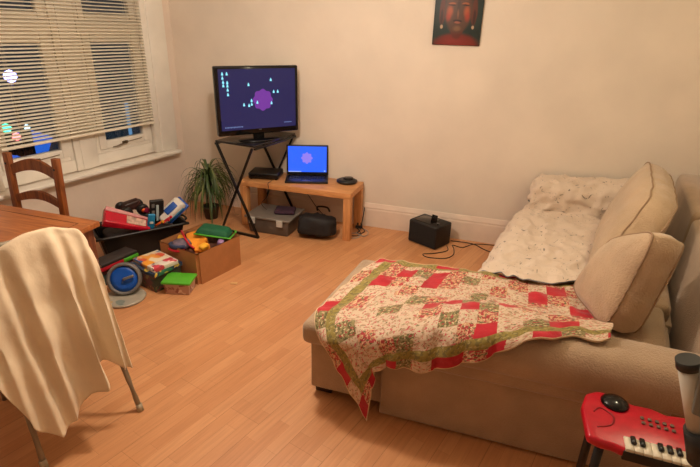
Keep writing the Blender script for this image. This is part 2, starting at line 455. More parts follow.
# ================================================================== sofa
K = .17
def sk(x, y): return x + K * (y - 1.9)
def sbox(bm, x0, x1, y0, y1, z0, z1, bev=.02, seg=3, k0=1, k1=1, tt=(0, 0)):
    f = lambda x, y, k: (x + K * (y - 1.9) * k)
    p = [(f(x0, y0, k0), y0, z0), (f(x1, y0, k1), y0, z0), (f(x1, y1, k1), y1, z0), (f(x0, y1, k0), y1, z0)]
    q = [(f(x0, y0, k0) + tt[0], y0, z1), (f(x1, y0, k1) + tt[1], y0, z1), (f(x1, y1, k1) + tt[1], y1, z1), (f(x0, y1, k0) + tt[0], y1, z1)]
    return hexa(bm, p + q, bev, seg)
sofa = thing('corner_sofa', 'beige fabric corner sofa with a chaise end beside the right wall', 'sofa', (.2, 2.9, 0))
obj('chaise_base', sbox(BM(), -.80, .84, 1.915, 2.66, .05, .365, .012, 3, .5), M_sofa, sofa)
bm = sbox(BM(), -.828, .80, 1.862, 2.685, .345, .468, .035, 4, .5)
obj('chaise_cushion', bm, M_sofa, sofa)
obj('side_panel', sbox(BM(), -.417, 1.02, 1.885, 2.03, .012, .43, .010, 3, 0, 1), M_sofa, sofa)
# padded arm, rolled over the side panel
ctrl = []
xs = [-.36, -.30, -.15, .1, .45, .80, 1.02]
sc = [.25, .55, .8, 1, 1, 1, 1]
sec = [(1.90, .40), (1.862, .42), (1.848, .47), (1.858, .54), (1.90, .592), (1.98, .607), (2.06, .60), (2.10, .56), (2.11, .48), (2.10, .40)]
for x, s in zip(xs, sc):
    ctrl.append([(x + (y - 1.98) * .0, 1.98 + (y - 1.98) * min(1, s + .35) if s < 1 else y, .40 + (z - .40) * s + max(0, x - .2) * -.02) for y, z in sec])
g = crgrid(ctrl, 40, 24)
bm = BM(); V = [[bm.verts.new(p) for p in r] for r in g]
for j in range(len(V) - 1):
    for i in range(len(V[0]) - 1): bm.faces.new((V[j][i], V[j][i + 1], V[j + 1][i + 1], V[j + 1][i])).smooth = True
for j in range(len(V) - 1): bm.faces.new((V[j + 1][0], V[j + 1][-1], V[j][-1], V[j][0]))
bm.faces.new(V[0][::-1]); bm.faces.new(V[-1]); bmesh.ops.recalc_face_normals(bm, faces=bm.faces)
obj('armrest', bm, M_sofa, sofa)
obj('seat_base', sbox(BM(), -.02, .86, 2.665, 4.06, .05, .37, .012), M_sofa, sofa)
obj('seat_cushion', sbox(BM(), -.055, .84, 2.69, 4.02, .35, .463, .03, 4), M_sofa, sofa)
obj('armrest', sbox(BM(), -.10, .86, 4.02, 4.30, .05, .66, .05, 5), M_sofa, sofa)
obj('backrest', sbox(BM(), .865, 1.06, 1.87, 3.27, .05, .80, .035, 4, tt=(.035, .01)), M_sofa, sofa)
obj('backrest', sbox(BM(), .865, 1.06, 3.275, 4.31, .05, .83, .035, 4, tt=(.035, .01)), M_sofa, sofa)
for x, y in ((-.74, 1.99), (-.66, 2.58), (.10, 2.78), (.30, 4.22), (.95, 1.96), (1.36, 4.22)):
    obj('foot', span(BM(), (x - .045, y - .04, 0), (x + .045, y + .04, .052), .004), M_choc, sofa)
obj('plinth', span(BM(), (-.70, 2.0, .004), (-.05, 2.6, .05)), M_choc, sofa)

# ---- loose back pillows
def pillow(name, label, F, thick, bulge, wr=.004):
    bm, pipes = pillow_bm(F, thick, bulge, 26, wr)
    zs = min(v.co.z for v in bm.verts); c = sum((Vector(p) for p in F), Vector()) / 4
    t = thing(name, label, 'cushion', (c.x, c.y, zs), 0, 'loose back cushions of the sofa')
    obj('cover', bm, M_sofa2, t)
    for p in pipes:
        b = BM(); ring_tube(b, p, .005); obj('piping', b, M_pipe, t)
    return t
pillow('back_cushion', 'long beige back cushion with wrinkled edge, leaning far along the sofa by the wall',
       [(.53, 2.76, .50), (.80, 3.93, .50), (.955, 3.80, 1.03), (.83, 3.02, .985)], .15, .07, .010)
pillow('back_cushion', 'plump beige square cushion with a piped edge behind the patchwork quilt, nearest the armrest',
       [(.575, 2.24, .515), (.455, 2.66, .50), (.60, 2.72, .80), (.70, 2.34, 1.01)], .15, .06)

# ---- patchwork quilt
M_qr = mat('quilt_red', (188, 22, 40), .85, .1, 14, .3, 60, sheen=.2)
M_qc = spots_mat('quilt_cream_floral', (212, 188, 160), [((186, 150, 120), 40, .54, 5), ((196, 84, 88), 62, .59, 0), ((128, 116, 78), 70, .62, 3)])
M_qf = spots_mat('quilt_red_floral', (206, 160, 122), [((176, 52, 56), 48, .48, 1), ((106, 100, 58), 60, .56, 2), ((232, 200, 160), 74, .60, 7)])
M_qg = spots_mat('quilt_green_floral', (144, 130, 84), [((98, 92, 50), 54, .50, 1), ((170, 66, 62), 50, .58, 4), ((210, 188, 146), 66, .58, 8)])
M_qo = spots_mat('quilt_olive_band', (146, 128, 58), [((118, 106, 56), 50, .52, 2), ((168, 152, 92), 60, .58, 6)])
M_qe = mat('quilt_cream_edging', (222, 196, 158), .85, .05)
QM = [M_qr, M_qc, M_qf, M_qg, M_qo, M_qe]
rows = [
 [(-.455, 1.830, .015), (-.44, 1.828, .20), (-.415, 1.828, .345), (-.33, 1.832, .372), (-.2, 1.835, .385), (-.08, 1.830, .45), (.05, 1.832, .52), (.20, 1.865, .60), (.38, 1.955, .616), (.53, 1.975, .612)],
 [(-.535, 1.838, .13), (-.49, 1.826, .27), (-.42, 1.822, .40), (-.33, 1.828, .45), (-.2, 1.832, .49), (-.08, 1.836, .545), (.05, 1.855, .60), (.20, 1.93, .622), (.38, 2.005, .622), (.54, 2.035, .618)],
 [(-.62, 1.845, .27), (-.56, 1.828, .37), (-.46, 1.835, .465), (-.35, 1.85, .52), (-.2, 1.87, .57), (-.08, 1.90, .61), (.05, 1.93, .625), (.20, 1.99, .628), (.38, 2.05, .622), (.56, 2.085, .615)],
 [(-.71, 1.848, .40), (-.63, 1.850, .462), (-.50, 1.90, .50), (-.36, 1.96, .54), (-.2, 2.0, .585), (-.08, 2.03, .615), (.05, 2.05, .62), (.20, 2.08, .615), (.38, 2.12, .60), (.56, 2.16, .57)],
 [(-.775, 1.915, .478), (-.66, 1.97, .482), (-.51, 2.03, .50), (-.36, 2.08, .52), (-.2, 2.12, .55), (-.08, 2.15, .57), (.05, 2.17, .575), (.20, 2.19, .56), (.39, 2.20, .535), (.555, 2.215, .50)],
 [(-.765, 2.08, .478), (-.62, 2.16, .482), (-.48, 2.22, .492), (-.34, 2.26, .495), (-.2, 2.29, .50), (-.06, 2.31, .50), (.08, 2.32, .50), (.24, 2.33, .495), (.40, 2.34, .49), (.56, 2.36, .485)],
 [(-.735, 2.27, .478), (-.59, 2.34, .482), (-.45, 2.39, .482), (-.32, 2.42, .486), (-.18, 2.44, .486), (-.04, 2.45, .486), (.09, 2.46, .484), (.25, 2.47, .482), (.40, 2.48, .48), (.55, 2.50, .48)],
 [(-.695, 2.46, .478), (-.56, 2.51, .482), (-.42, 2.53, .480), (-.29, 2.555, .482), (-.15, 2.57, .482), (-.02, 2.58, .482), (.10, 2.59, .480), (.25, 2.60, .478), (.40, 2.61, .478), (.54, 2.62, .478)],
 [(-.64, 2.655, .477), (-.52, 2.67, .480), (-.38, 2.68, .478), (-.26, 2.685, .480), (-.12, 2.69, .480), (.0, 2.70, .480), (.12, 2.70, .478), (.25, 2.71, .476), (.39, 2.715, .476), (.52, 2.72, .476)],
]
QW, QH = 1.44, 1.10
def qmi(u, v):
    if u < 0: return 5
    if v < .012 or u < .012 or v > QH - .012: return 5
    cs = .095
    if v < .095 or u < .095:                    # outer row of squares
        k = int((u if v < .095 else v) / cs + (0 if v < .095 else 1))
        return [0, 2, 0, 1, 0, 3, 1, 0][k % 8] if v < .095 else [1, 2, 1, 0, 2, 1, 3, 0, 1][k % 9]
    if v < .155 or u < .155 or v > QH - .07: return 4 if v < QH - .05 or int(u / .15) % 3 else 0
    i, j = int((u - .155) / .105), int((v - .155) / .105)
    tbl = [[1, 1, 2, 3, 1, 1, 2, 0, 1, 3, 0, 1], [1, 2, 1, 1, 1, 3, 1, 2, 1, 1, 2, 1], [3, 1, 1, 1, 2, 1, 0, 3, 1, 2, 1, 0],
           [1, 1, 3, 1, 0, 0, 3, 1, 0, 2, 1, 1], [2, 1, 1, 3, 2, 1, 1, 3, 2, 1, 1, 2], [1, 1, 2, 1, 1, 1, 3, 1, 1, 2, 1, 0],
           [0, 2, 1, 0, 2, 1, 1, 2, 1, 0, 2, 1], [2, 0, 3, 0, 2, 3, 1, 1, 2, 1, 0, 2], [2, 1, 2, 1, 2, 1, 2, 1, 2, 1, 2, 1]]
    return tbl[min(j, 8)][min(i, 11)]
g = crgrid(rows, 144, 110)
# ripples that run out toward the hem
for j, r in enumerate(g):
    for i, p in enumerate(r):
        a = max(0, 1 - j / 36)
        if i > 14: p.y -= (.010 + .012 * math.sin(i * .42 + 1)) * a * min(1, (i - 14) / 10)
bm = cloth(g, .010, .013, 7, qmi, (QW, QH), 3)
q = obj('patchwork_quilt', bm, QM)
tag(q, 'red, cream and olive floral patchwork quilt draped over the chaise end of the sofa', 'quilt')
tag(q, None, None)

# ---- cream throw over the seat and far arm
M_throw = spots_mat('cream_throw_print', (216, 196, 176), [((132, 118, 104), 10, .665, 3), ((146, 128, 110), 24, .69, 9)], .9, .35)
for n_ in M_throw.node_tree.nodes:
    if n_.type == 'TEX_NOISE' and n_.inputs['Scale'].default_value in (10, 24): n_.inputs['Distortion'].default_value = 3.0
M_thr_e = mat('grey_throw_edging', (118, 122, 128), .85, .05)
rows = [
 [(-.075, 2.735, .30), (-.055, 2.725, .40), (.00, 2.705, .478), (.12, 2.655, .492), (.25, 2.635, .494), (.37, 2.655, .494), (.48, 2.72, .492), (.58, 2.82, .488)],
 [(-.02, 2.98, .30), (.0, 2.97, .41), (.05, 2.95, .474), (.16, 2.93, .480), (.28, 2.93, .482), (.42, 2.95, .482), (.52, 2.97, .48), (.62, 3.02, .478)],
 [(.02, 3.22, .24), (.035, 3.22, .40), (.09, 3.20, .474), (.22, 3.20, .480), (.34, 3.20, .482), (.48, 3.22, .482), (.60, 3.25, .48), (.68, 3.28, .478)],
 [(.07, 3.50, .30), (.085, 3.50, .41), (.14, 3.48, .474), (.27, 3.48, .480), (.40, 3.48, .482), (.54, 3.50, .482), (.66, 3.52, .48), (.74, 3.54, .478)],
 [(.12, 3.75, .24), (.13, 3.76, .40), (.19, 3.75, .474), (.33, 3.75, .480), (.46, 3.75, .482), (.60, 3.76, .482), (.72, 3.77, .48), (.80, 3.78, .478)],
 [(.16, 3.95, .32), (.17, 3.955, .42), (.24, 3.95, .474), (.36, 3.955, .480), (.50, 3.96, .480), (.64, 3.96, .480), (.76, 3.965, .48), (.84, 3.97, .478)],
 [(.235, 4.00, .42), (.24, 4.00, .48), (.28, 3.995, .54), (.40, 3.99, .545), (.54, 3.985, .55), (.68, 3.99, .55), (.79, 3.99, .55), (.88, 3.99, .56)],
 [(.262, 4.01, .56), (.262, 4.02, .62), (.295, 4.015, .672), (.41, 4.01, .672), (.55, 4.005, .675), (.70, 4.01, .68), (.82, 4.01, .69), (.92, 4.01, .70)],
 [(.275, 4.14, .58), (.278, 4.15, .64), (.30, 4.16, .684), (.43, 4.17, .688), (.57, 4.17, .69), (.72, 4.17, .70), (.84, 4.17, .71), (.95, 4.17, .72)],
 [(.275, 4.28, .60), (.285, 4.285, .64), (.32, 4.295, .686), (.45, 4.300, .69), (.59, 4.300, .695), (.74, 4.300, .705), (.86, 4.300, .71), (.98, 4.300, .72)],
]
g = crgrid(rows, 70, 120)
bm = cloth(g, .008, .024, 8, lambda u, v: 1 if (u < 0 or u < .03) else 0, (1, 1.7), 11)
t = obj('cream_throw', bm, [M_throw, M_thr_e])
tag(t, 'crumpled cream printed throw spread over the seat and far arm of the sofa', 'throw')
# ================================================================== coffee table and what stands on and under it
t = thing('coffee_table', 'low light wood coffee table under the laptop against the back wall', 'table', (-1.83, 4.1, 0))
obj('table_top', span(BM(), (-2.34, 3.90, .40), (-1.235, 4.305, .455), .004), M_oak, t)
M_oakv = wood('oak_veneer_upright', (190, 130, 78), (214, 154, 98), (14, 14, 1.5), .5)
for x, y in ((-2.305, 3.935), (-1.27, 3.935), (-2.305, 4.27), (-1.27, 4.27)):
    obj('leg', span(BM(), (x - .035, y - .035, 0), (x + .035, y + .035, .40), .003), M_oakv, t)

# laptop
lp = thing('laptop', 'open black laptop with a bright blue screen on the coffee table', 'laptop', (-1.715, 4.04, .455), R(20))
def P_(nm, bm, m, par): return obj(nm, bm, m, par, world=False)
P_('base', span(BM(), (-.20, -.01, .002), (.20, .215, .020), .004), M_dark, lp)
bm = BM()
for r in range(5):
    for c in range(14): span(bm, (-.172 + c * .0247, .090 + r * .020, .0185), (-.150 + c * .0247, .107 + r * .020, .0218), .001, 1)
span(bm, (-.176, .086, .0185), (.176, .195, .0200))
P_('keyboard', bm, M_gblack, lp)
P_('touchpad', span(BM(), (-.05, .01, .0195), (.04, .07, .0207), .001), M_gblack, lp)
TL = Matrix.Translation((0, .215, .02)) @ Matrix.Rotation(R(-5), 4, 'X')
def tl(bm, M): bmesh.ops.transform(bm, matrix=M, verts=bm.verts); return bm
lid = P_('lid', tl(span(BM(), (-.20, 0, 0), (.20, .009, .290), .004), TL), M_dark, lp)
P_('screen', tl(span(BM(), (-.184, -.0012, .030), (.184, .001, .276)), TL), emis('laptop_screen_blue', (40, 96, 250), 1.15), lid)
def flower(cx, cz, r, n=8, amp=.1, N=64, rot=0):
    return [(cx + r * (1 + amp * math.cos(n * a + rot)) * math.cos(a), cz + r * (1 + amp * math.cos(n * a + rot)) * math.sin(a)) for a in [2 * math.pi * k / N for k in range(N)]]
XZ = Matrix(((1, 0, 0, 0), (0, 0, 1, 0), (0, 1, 0, 0), (0, 0, 0, 1)))          # (x, y, z) -> (x, z, y)
bm = BM(); prism(bm, flower(-.005, .165, .050, 8, .12), -.0020, -.0010, XZ); P_('screen_flower', tl(bm, TL), emis('laptop_flower', (150, 130, 246), .9), lid)
M_bar = emis('laptop_bar', (200, 220, 255), .9)
P_('screen_taskbar', tl(span(BM(), (-.182, -.0022, .031), (-.06, -.0010, .037)), TL), M_bar, lid); P_('screen_icon', tl(span(BM(), (.160, -.0022, .036), (.172, -.001, .046)), TL), M_bar, lid)

t = thing('router', 'flat round black device at the right end of the coffee table', 'device', (-1.375, 4.215, .455))
bm = BM(); lathe(bm, [(.0, .0), (.085, .0), (.10, .012), (.098, .026), (.075, .036), (.0, .038)], (0, 0, 0), 32); bmesh.ops.scale(bm, vec=(1, .9, 1), verts=bm.verts); P_('body', bm, M_dark, t)
bm = BM(); lathe(bm, [(.0, 0), (.05, 0), (.045, .012), (.0, .014)], (.01, .01, .037), 24); P_('cap', bm, M_gblack, t)

t = thing('set_top_box', 'flat black set top box on the coffee table left of the laptop', 'device', (-2.16, 4.10, .455), R(12))
P_('case', span(BM(), (-.145, -.11, .006), (.145, .11, .062), .012, 3), M_dark, t)
P_('front_panel', span(BM(), (-.135, -.114, .014), (.135, -.108, .052), .002), M_gblack, t)
for x, y in ((-.12, -.09), (.12, -.09), (-.12, .09), (.12, .09)): P_('foot', lathe(BM(), [(.012, 0), (.012, .007)], (x, y, 0), 10), M_black, t)

t = thing('storage_tub', 'clear grey plastic storage tub with a lid on the floor under the coffee table', 'box', (-1.98, 3.935, 0))
M_clear = mat('cloudy_plastic', (92, 84, 78), .3, .1, 6)
hexa_pts = lambda x0, x1, y0, y1, z0, z1, f: [(x0 + f, y0 + f, z0), (x1 - f, y0 + f, z0), (x1 - f, y1 - f, z0), (x0 + f, y1 - f, z0), (x0, y0, z1), (x1, y0, z1), (x1, y1, z1), (x0, y1, z1)]
P_('tub', hexa(BM(), hexa_pts(-.23, .20, -.17, .17, .0, .15, .02), .01), M_clear, t)
P_('lid', span(BM(), (-.245, -.185, .15), (.215, .185, .172), .008), mat('milky_lid', (120, 112, 104), .35, .06), t)
for x in (-.16, .12):
    P_('clip', span(BM(), (x - .03, -.198, .105), (x + .03, -.183, .168), .004), mat('pale_clip', (190, 186, 178), .4), t)
tag(obj("folded_cloth", box(BM(), (-1.90, 3.96, .191), (.19, .17, .035), (0, .03, .3), .015, 3), mat('plum_cloth', (62, 38, 56), .9, .2, 20, .4, 40)), 'dark plum cloth folded on the lid of the storage tub', 'cloth')

t = thing('laptop_bag', 'black padded bag lying on the floor under the laptop', 'bag', (-1.57, 4.11, 0), R(6))
bm, pp = pillow_bm([(-.17, -.12, .02), (.15, -.12, .02), (.14, -.09, .17), (-.14, -.09, .185)], .20, .02, 14, .01)
mn = min(v.co.z for v in bm.verts); bmesh.ops.translate(bm, vec=(0, 0, -mn), verts=bm.verts)
P_('body', bm, mat('black_nylon', (24, 22, 24), .7, .2, 10, .4, 60), t)
P_('handle', tube(BM(), [(-.06, -.0, .18), (-.05, -.02, .225), (.04, -.02, .225), (.06, 0, .18)], .009, 8, 5), M_dark, t)
P_('label_patch', box(BM(), (.105, -.158, .11), (.035, .004, .05), (R(-10), 0, 0), .001), mat('red_patch', (150, 50, 44), .7), t)

def cable(nm, label, pts, r=.004, m=None, n=6):
    return tag(obj(nm, tube(BM(), pts, r, 6, n), m or M_cable), label, 'cable')
cable('power_cable', 'tangle of black cable on the floor by the right leg of the coffee table',
      [(-1.215, 4.30, .20), (-1.215, 4.24, .10), (-1.21, 4.16, .03), (-1.22, 4.09, .006), (-1.17, 4.15, .006), (-1.21, 4.24, .006), (-1.26, 4.20, .02), (-1.23, 4.12, .05), (-1.18, 4.08, .006), (-1.25, 4.02, .006), (-1.29, 4.06, .006)], .0045)
t = thing('power_adapter', 'black plug adapter lying among cables beside the coffee table leg', 'adapter', (-1.255, 4.255, 0), R(20))
P_('brick', span(BM(), (-.035, -.03, 0), (.035, .03, .032), .006), M_dark, t); P_('plug', span(BM(), (-.02, -.02, .03), (.02, .02, .06), .006), M_dark, t)
cable('power_cable', 'black cable hanging behind the coffee table under the laptop', [(-1.95, 4.325, .50), (-1.9, 4.326, .35), (-1.80, 4.325, .22), (-1.72, 4.322, .12), (-1.6, 4.32, .006)], .0035)
cable('power_cable', 'thin black cable looping down in front of the coffee table top', [(-2.05, 4.0, .455), (-2.04, 3.90, .456), (-2.03, 3.885, .42), (-2.05, 3.88, .33), (-2.10, 3.87, .26), (-2.06, 3.89, .20)], .003)

cable('power_cable', 'pale grey cable curled on the floor at the right leg of the coffee table', [(-1.235, 4.12, .01), (-1.18, 4.02, .006), (-1.26, 3.96, .006), (-1.31, 4.03, .006), (-1.23, 4.08, .014), (-1.14, 4.05, .006), (-1.13, 4.16, .006), (-1.19, 4.20, .02)], .004, mat('pale_cable', (170, 160, 150), .5))
cable('power_cable', 'black cable drooping behind the black bag under the coffee table', [(-1.52, 4.325, .40), (-1.50, 4.325, .34), (-1.62, 4.323, .27), (-1.74, 4.323, .32), (-1.80, 4.325, .40)], .0035)
# ---- television stand with crossed legs
t = thing('television_stand', 'black cross-legged stand with a dark top under the television in the corner', 'stand', (-2.19, 4.0, 0))
Lc, Fc, Rc, Bc = Vector((-2.45, 3.72, 0)), Vector((-2.03, 3.66, 0)), Vector((-1.94, 4.312, 0)), Vector((-2.37, 4.325, 0))
up = lambda v, z: Vector((v.x, v.y, z))
bm = BM(); hexa(bm, [up(v, .838) for v in (Lc, Fc, Rc, Bc)] + [up(v, .856) for v in (Lc, Fc, Rc, Bc)], .004)
obj('top_panel', bm, mat('smoked_top', (26, 24, 24), .18, .05), t)
for a, b, s in ((Lc, Fc, .012), (Bc, Rc, -.006)):
    ia, ib = a.lerp(b, .03), a.lerp(b, .97)
    off = Vector((0, -.009 if s > 0 else -.004, 0))
    obj('leg', bar(BM(), up(ia, .836), up(ib, .018), .022, .018), M_black, t)
    obj('leg', bar(BM(), up(ib, .836) + off * 2, up(ia, .018) + off * 2, .022, .016), M_black, t)
    obj('foot_bar', bar(BM(), up(a, .010), up(b, .010), .026, .020), M_black, t)
obj('side_rail', bar(BM(), up(Lc, .826), up(Bc, .826), .018, .018), M_black, t)
obj('side_rail', bar(BM(), up(Fc, .826), up(Rc, .826), .018, .018), M_black, t)

# ---- television
tv = thing('television', 'black flat screen television showing a purple shape on dark blue, on the corner stand', 'television', (-2.12, 3.93, .857), R(50))
bm = BM(); lathe(bm, [(.0, 0), (.17, 0), (.172, .008), (.16, .014), (.0, .016)], (0, 0, 0), 40); bmesh.ops.scale(bm, vec=(1.15, .75, 1), verts=bm.verts); P_('base', bm, M_gblack, tv)
P_('neck', span(BM(), (-.05, .0, .010), (.05, .04, .10), .01), M_gblack, tv)
tb = P_('bezel', span(BM(), (-.378, -.025, .052), (.378, .035, .628), .012, 3), M_gblack, tv)
P_('rear_housing', span(BM(), (-.27, .03, .12), (.27, .075, .50), .02, 3), M_dark, tv)
SX0, SX1, SZ0, SZ1 = -.348, .348, .100, .604
P_('screen', span(BM(), (SX0, -.0266, SZ0), (SX1, -.0245, SZ1)), emis('tv_screen_navy', (31, 32, 78), 1.0), tv)
bm = BM(); prism(bm, flower(.035, .345, .088, 8, .07, 64, .3), -.0274, -.0264, XZ); P_('screen_shape', bm, emis('tv_purple', (112, 52, 150), 1.0), tv)
M_ic = emis('tv_cyan', (140, 225, 245), 1.1)
ic = [(.05, .93), (.105, .93), (.05, .865), (.055, .80), (.105, .79), (.055, .745), (.105, .74), (.105, .675), (.105, .60), (.37, .75), (.665, .82), (.70, .62), (.755, .62), (.665, .43), (.40, .485), (.30, .42), (.365, .405), (.40, .425), (.475, .45)]
for a, b in ic:
    cx, cz = SX0 + a * (SX1 - SX0), SZ0 + b * (SZ1 - SZ0)
    P_('screen_icon', prism(BM(), [(cx - .009, cz - .013), (cx + .009, cz - .013), (cx + .008, cz + .002), (cx + .004, cz + .004), (cx + .004, cz + .013), (cx - .004, cz + .013), (cx - .004, cz + .004), (cx - .008, cz + .002)], -.0281, -.0272, XZ), M_ic, tv)
bm = BM()
M_tx = emis('tv_text', (120, 140, 190), .8)
for k in range(13): P_('screen_text', span(BM(), (SX0 + .03 + k * .0125, -.0279, SZ0 + .020 + (k % 2) * .002), (SX0 + .038 + k * .0125, -.0268, SZ0 + .031)), M_tx, tv)
for k in range(6): P_('screen_text', span(BM(), (SX1 - .115 + k * .0125, -.0279, SZ0 + .035), (SX1 - .106 + k * .0125, -.0268, SZ0 + .043)), M_tx, tv)
P_('brand_mark', span(BM(), (-.012, -.0265, .087), (.012, -.0248, .095)), mat('dull_silver', (120, 120, 120), .4, metal=.8), tb)

# ---- speaker dock on the floor
t = thing('speaker_dock', 'black box speaker dock on the floor against the skirting board', 'speaker', (-.55, 4.155, 0), R(-27))
P_('cabinet', span(BM(), (-.155, -.115, .004), (.155, .115, .215), .014, 3), mat('black_vinyl', (18, 14, 14), .55, .1, 20), t)
P_('grille', span(BM(), (-.145, -.1195, .014), (.145, -.112, .205), .006), mat('black_grille_cloth', (26, 24, 24), .9, .2, 200, .4, 300), t)
P_('top_panel', span(BM(), (-.12, -.09, .213), (.06, .07, .2185), .002), M_gblack, t)
P_('handset', box(BM(), (.045, -.01, .248), (.058, .014, .066), (R(-14), 0, 0), .004), M_gblack, t)
P_('knob', lathe(BM(), [(.014, 0), (.014, .012), (0, .013)], (.11, -.04, .214), 16), M_dark, t)
cable('speaker_cable', 'thin black cable looping on the floor in front of the speaker dock', [(-.38, 4.12, .006), (-.36, 4.02, .005), (-.46, 3.92, .004), (-.55, 3.87, .004), (-.50, 3.82, .004), (-.36, 3.85, .004), (-.30, 3.95, .004), (-.31, 4.08, .004), (-.33, 4.16, .004), (-.24, 4.14, .004), (-.14, 4.26, .004), (.05, 4.30, .004)])
cable('mains_cable', 'black cable running from the speaker dock along the skirting towards the sofa', [(-.36, 4.24, .01), (-.28, 4.26, .005), (-.15, 4.24, .009), (-.06, 4.17, .005), (.02, 4.12, .005)])

# ---- painting
def painting_mat():
    m = bpy.data.materials.new('painted_canvas'); m.use_nodes = True; nt = m.node_tree; b = nt.nodes['Principled BSDF']; sset(b, 'Roughness', .5)
    tc = nt.nodes.new('ShaderNodeTexCoord'); sp = nt.nodes.new('ShaderNodeSeparateXYZ')
    nz = nt.nodes.new('ShaderNodeTexNoise'); nz.inputs['Scale'].default_value = 14; nt.links.new(tc.outputs['Object'], nz.inputs[0])
    vm = nt.nodes.new('ShaderNodeVectorMath'); vm.operation = 'MULTIPLY_ADD'; vm.inputs[1].default_value = (.012, .012, .012)
    nt.links.new(nz.outputs['Color'], vm.inputs[0]); nt.links.new(tc.outputs['Object'], vm.inputs[2]); nt.links.new(vm.outputs[0], sp.inputs[0])
    X, Z = math_(nt, 'SUBTRACT', sp.outputs[0], .006), math_(nt, 'SUBTRACT', sp.outputs[2], .006)
    col = mixc(nt, nz.outputs[0], lin((22, 34, 34)), lin((40, 58, 52)))
    def ell(cx, cz, rx, rz, c, soft=.25, k=1.0, sym=False):
        nonlocal col
        x = math_(nt, 'ABSOLUTE', X) if sym else X
        a = math_(nt, 'DIVIDE', math_(nt, 'SUBTRACT', x, cx), rx); d = math_(nt, 'DIVIDE', math_(nt, 'SUBTRACT', Z, cz), rz)
        r = math_(nt, 'SQRT', math_(nt, 'ADD', math_(nt, 'MULTIPLY', a, a), math_(nt, 'MULTIPLY', d, d)))
        mr = nt.nodes.new('ShaderNodeMapRange'); mr.interpolation_type = 'SMOOTHSTEP'
        mr.inputs[1].default_value = 1; mr.inputs[2].default_value = 1 - soft; mr.inputs[3].default_value = 0; mr.inputs[4].default_value = k
        nt.links.new(r, mr.inputs[0]); col = mixc(nt, mr.outputs[0], col, lin(c))
    ell(0, .0, .21, .105, (120, 44, 36), .35); ell(0, -.01, .15, .08, (132, 46, 40), .6)
    ell(0, .13, .06, .10, (96, 44, 34), .3)
    ell(.125, .25, .030, .125, (92, 46, 34), .4, 1, True); ell(.128, .21, .014, .07, (60, 32, 28), .5, 1, True); ell(.124, .135, .014, .018, (190, 160, 130), .5, 1, True)
    ell(0, .265, .122, .195, (86, 58, 44), .22)
    ell(.066, .25, .036, .06, (176, 84, 46), .8, .85, True); ell(.075, .21, .03, .05, (170, 58, 40), .9, .8, True)
    ell(0, .125, .045, .03, (128, 92, 64), .8, .8)
    ell(0, .30, .016, .10, (66, 46, 40), .6, .8); ell(0, .225, .030, .022, (84, 56, 44), .5); ell(0, .232, .012, .05, (136, 88, 60), .8, .7)
    ell(0, .180, .046, .014, (48, 26, 24), .4); ell(0, .170, .032, .012, (146, 84, 66), .5)
    ell(.052, .305, .036, .016, (152, 84, 50), .5, 1, True); ell(.052, .297, .036, .006, (28, 16, 16), .4, 1, True)
    ell(.054, .345, .046, .010, (34, 20, 20), .5, 1, True); ell(0, .385, .012, .012, (196, 120, 60), .4)
    ell(0, .50, .125, .09, (26, 22, 30), .3)
    nt.links.new(col, b.inputs['Base Color']); return m
t = thing('face_painting', 'unframed canvas painting of a serene face above a red robe on the back wall', 'painting', (-.512, YW - .012, 1.694))
P_('canvas', span(BM(), (-.189, -.011, 0), (.189, .012, .52), .002), painting_mat(), t)
P_('canvas_edge', span(BM(), (-.191, -.006, -.002), (.191, .0115, .522), .002), mat('dark_canvas_edge', (34, 30, 28), .7), t)
# ================================================================== dining side
t = thing('dining_table', 'brown wooden dining table with a grooved border at the left edge of the room', 'table', (-2.76, 1.71, 0))
TX0, TX1, TY0, TY1 = -3.38, -2.14, 1.40, 2.03
M_grv = mat('dark_groove', (58, 28, 14), .6)
obj('table_top', span(BM(), (TX0, TY0, .716), (TX1, TY1, .75), .006, 3), M_table, t)
bm = BM()
for a, b in (((TX0 + .075, TY0 + .075), (TX1 - .075, TY0 + .079)), ((TX0 + .075, TY1 - .079), (TX1 - .075, TY1 - .075)), ((TX0 + .075, TY0 + .075), (TX0 + .079, TY1 - .075)), ((TX1 - .079, TY0 + .075), (TX1 - .075, TY1 - .075))):
    span(bm, (*a, .7495), (*b, .7506))
obj('inlay_line', bm, M_grv, t)
bm = BM()
for a, b in (((TX0 + .05, TY0 + .04), (TX1 - .05, TY0 + .06)), ((TX0 + .05, TY1 - .06), (TX1 - .05, TY1 - .04)), ((TX0 + .04, TY0 + .05), (TX0 + .06, TY1 - .05)), ((TX1 - .06, TY0 + .05), (TX1 - .04, TY1 - .05))): span(bm, (*a, .64), (*b, .716), .002)
obj('apron', bm, M_table, t)
M_tleg = wood('brown_table_leg', (92, 46, 24), (124, 66, 34), (14, 14, 1.2), .5)
for x, y in ((TX0 + .06, TY0 + .06), (TX1 - .07, TY0 + .05), (TX0 + .06, TY1 - .06), (TX1 - .07, TY1 - .06)):
    obj('leg', span(BM(), (x - .036, y - .036, 0), (x + .036, y + .036, .716), .004), M_tleg, t)

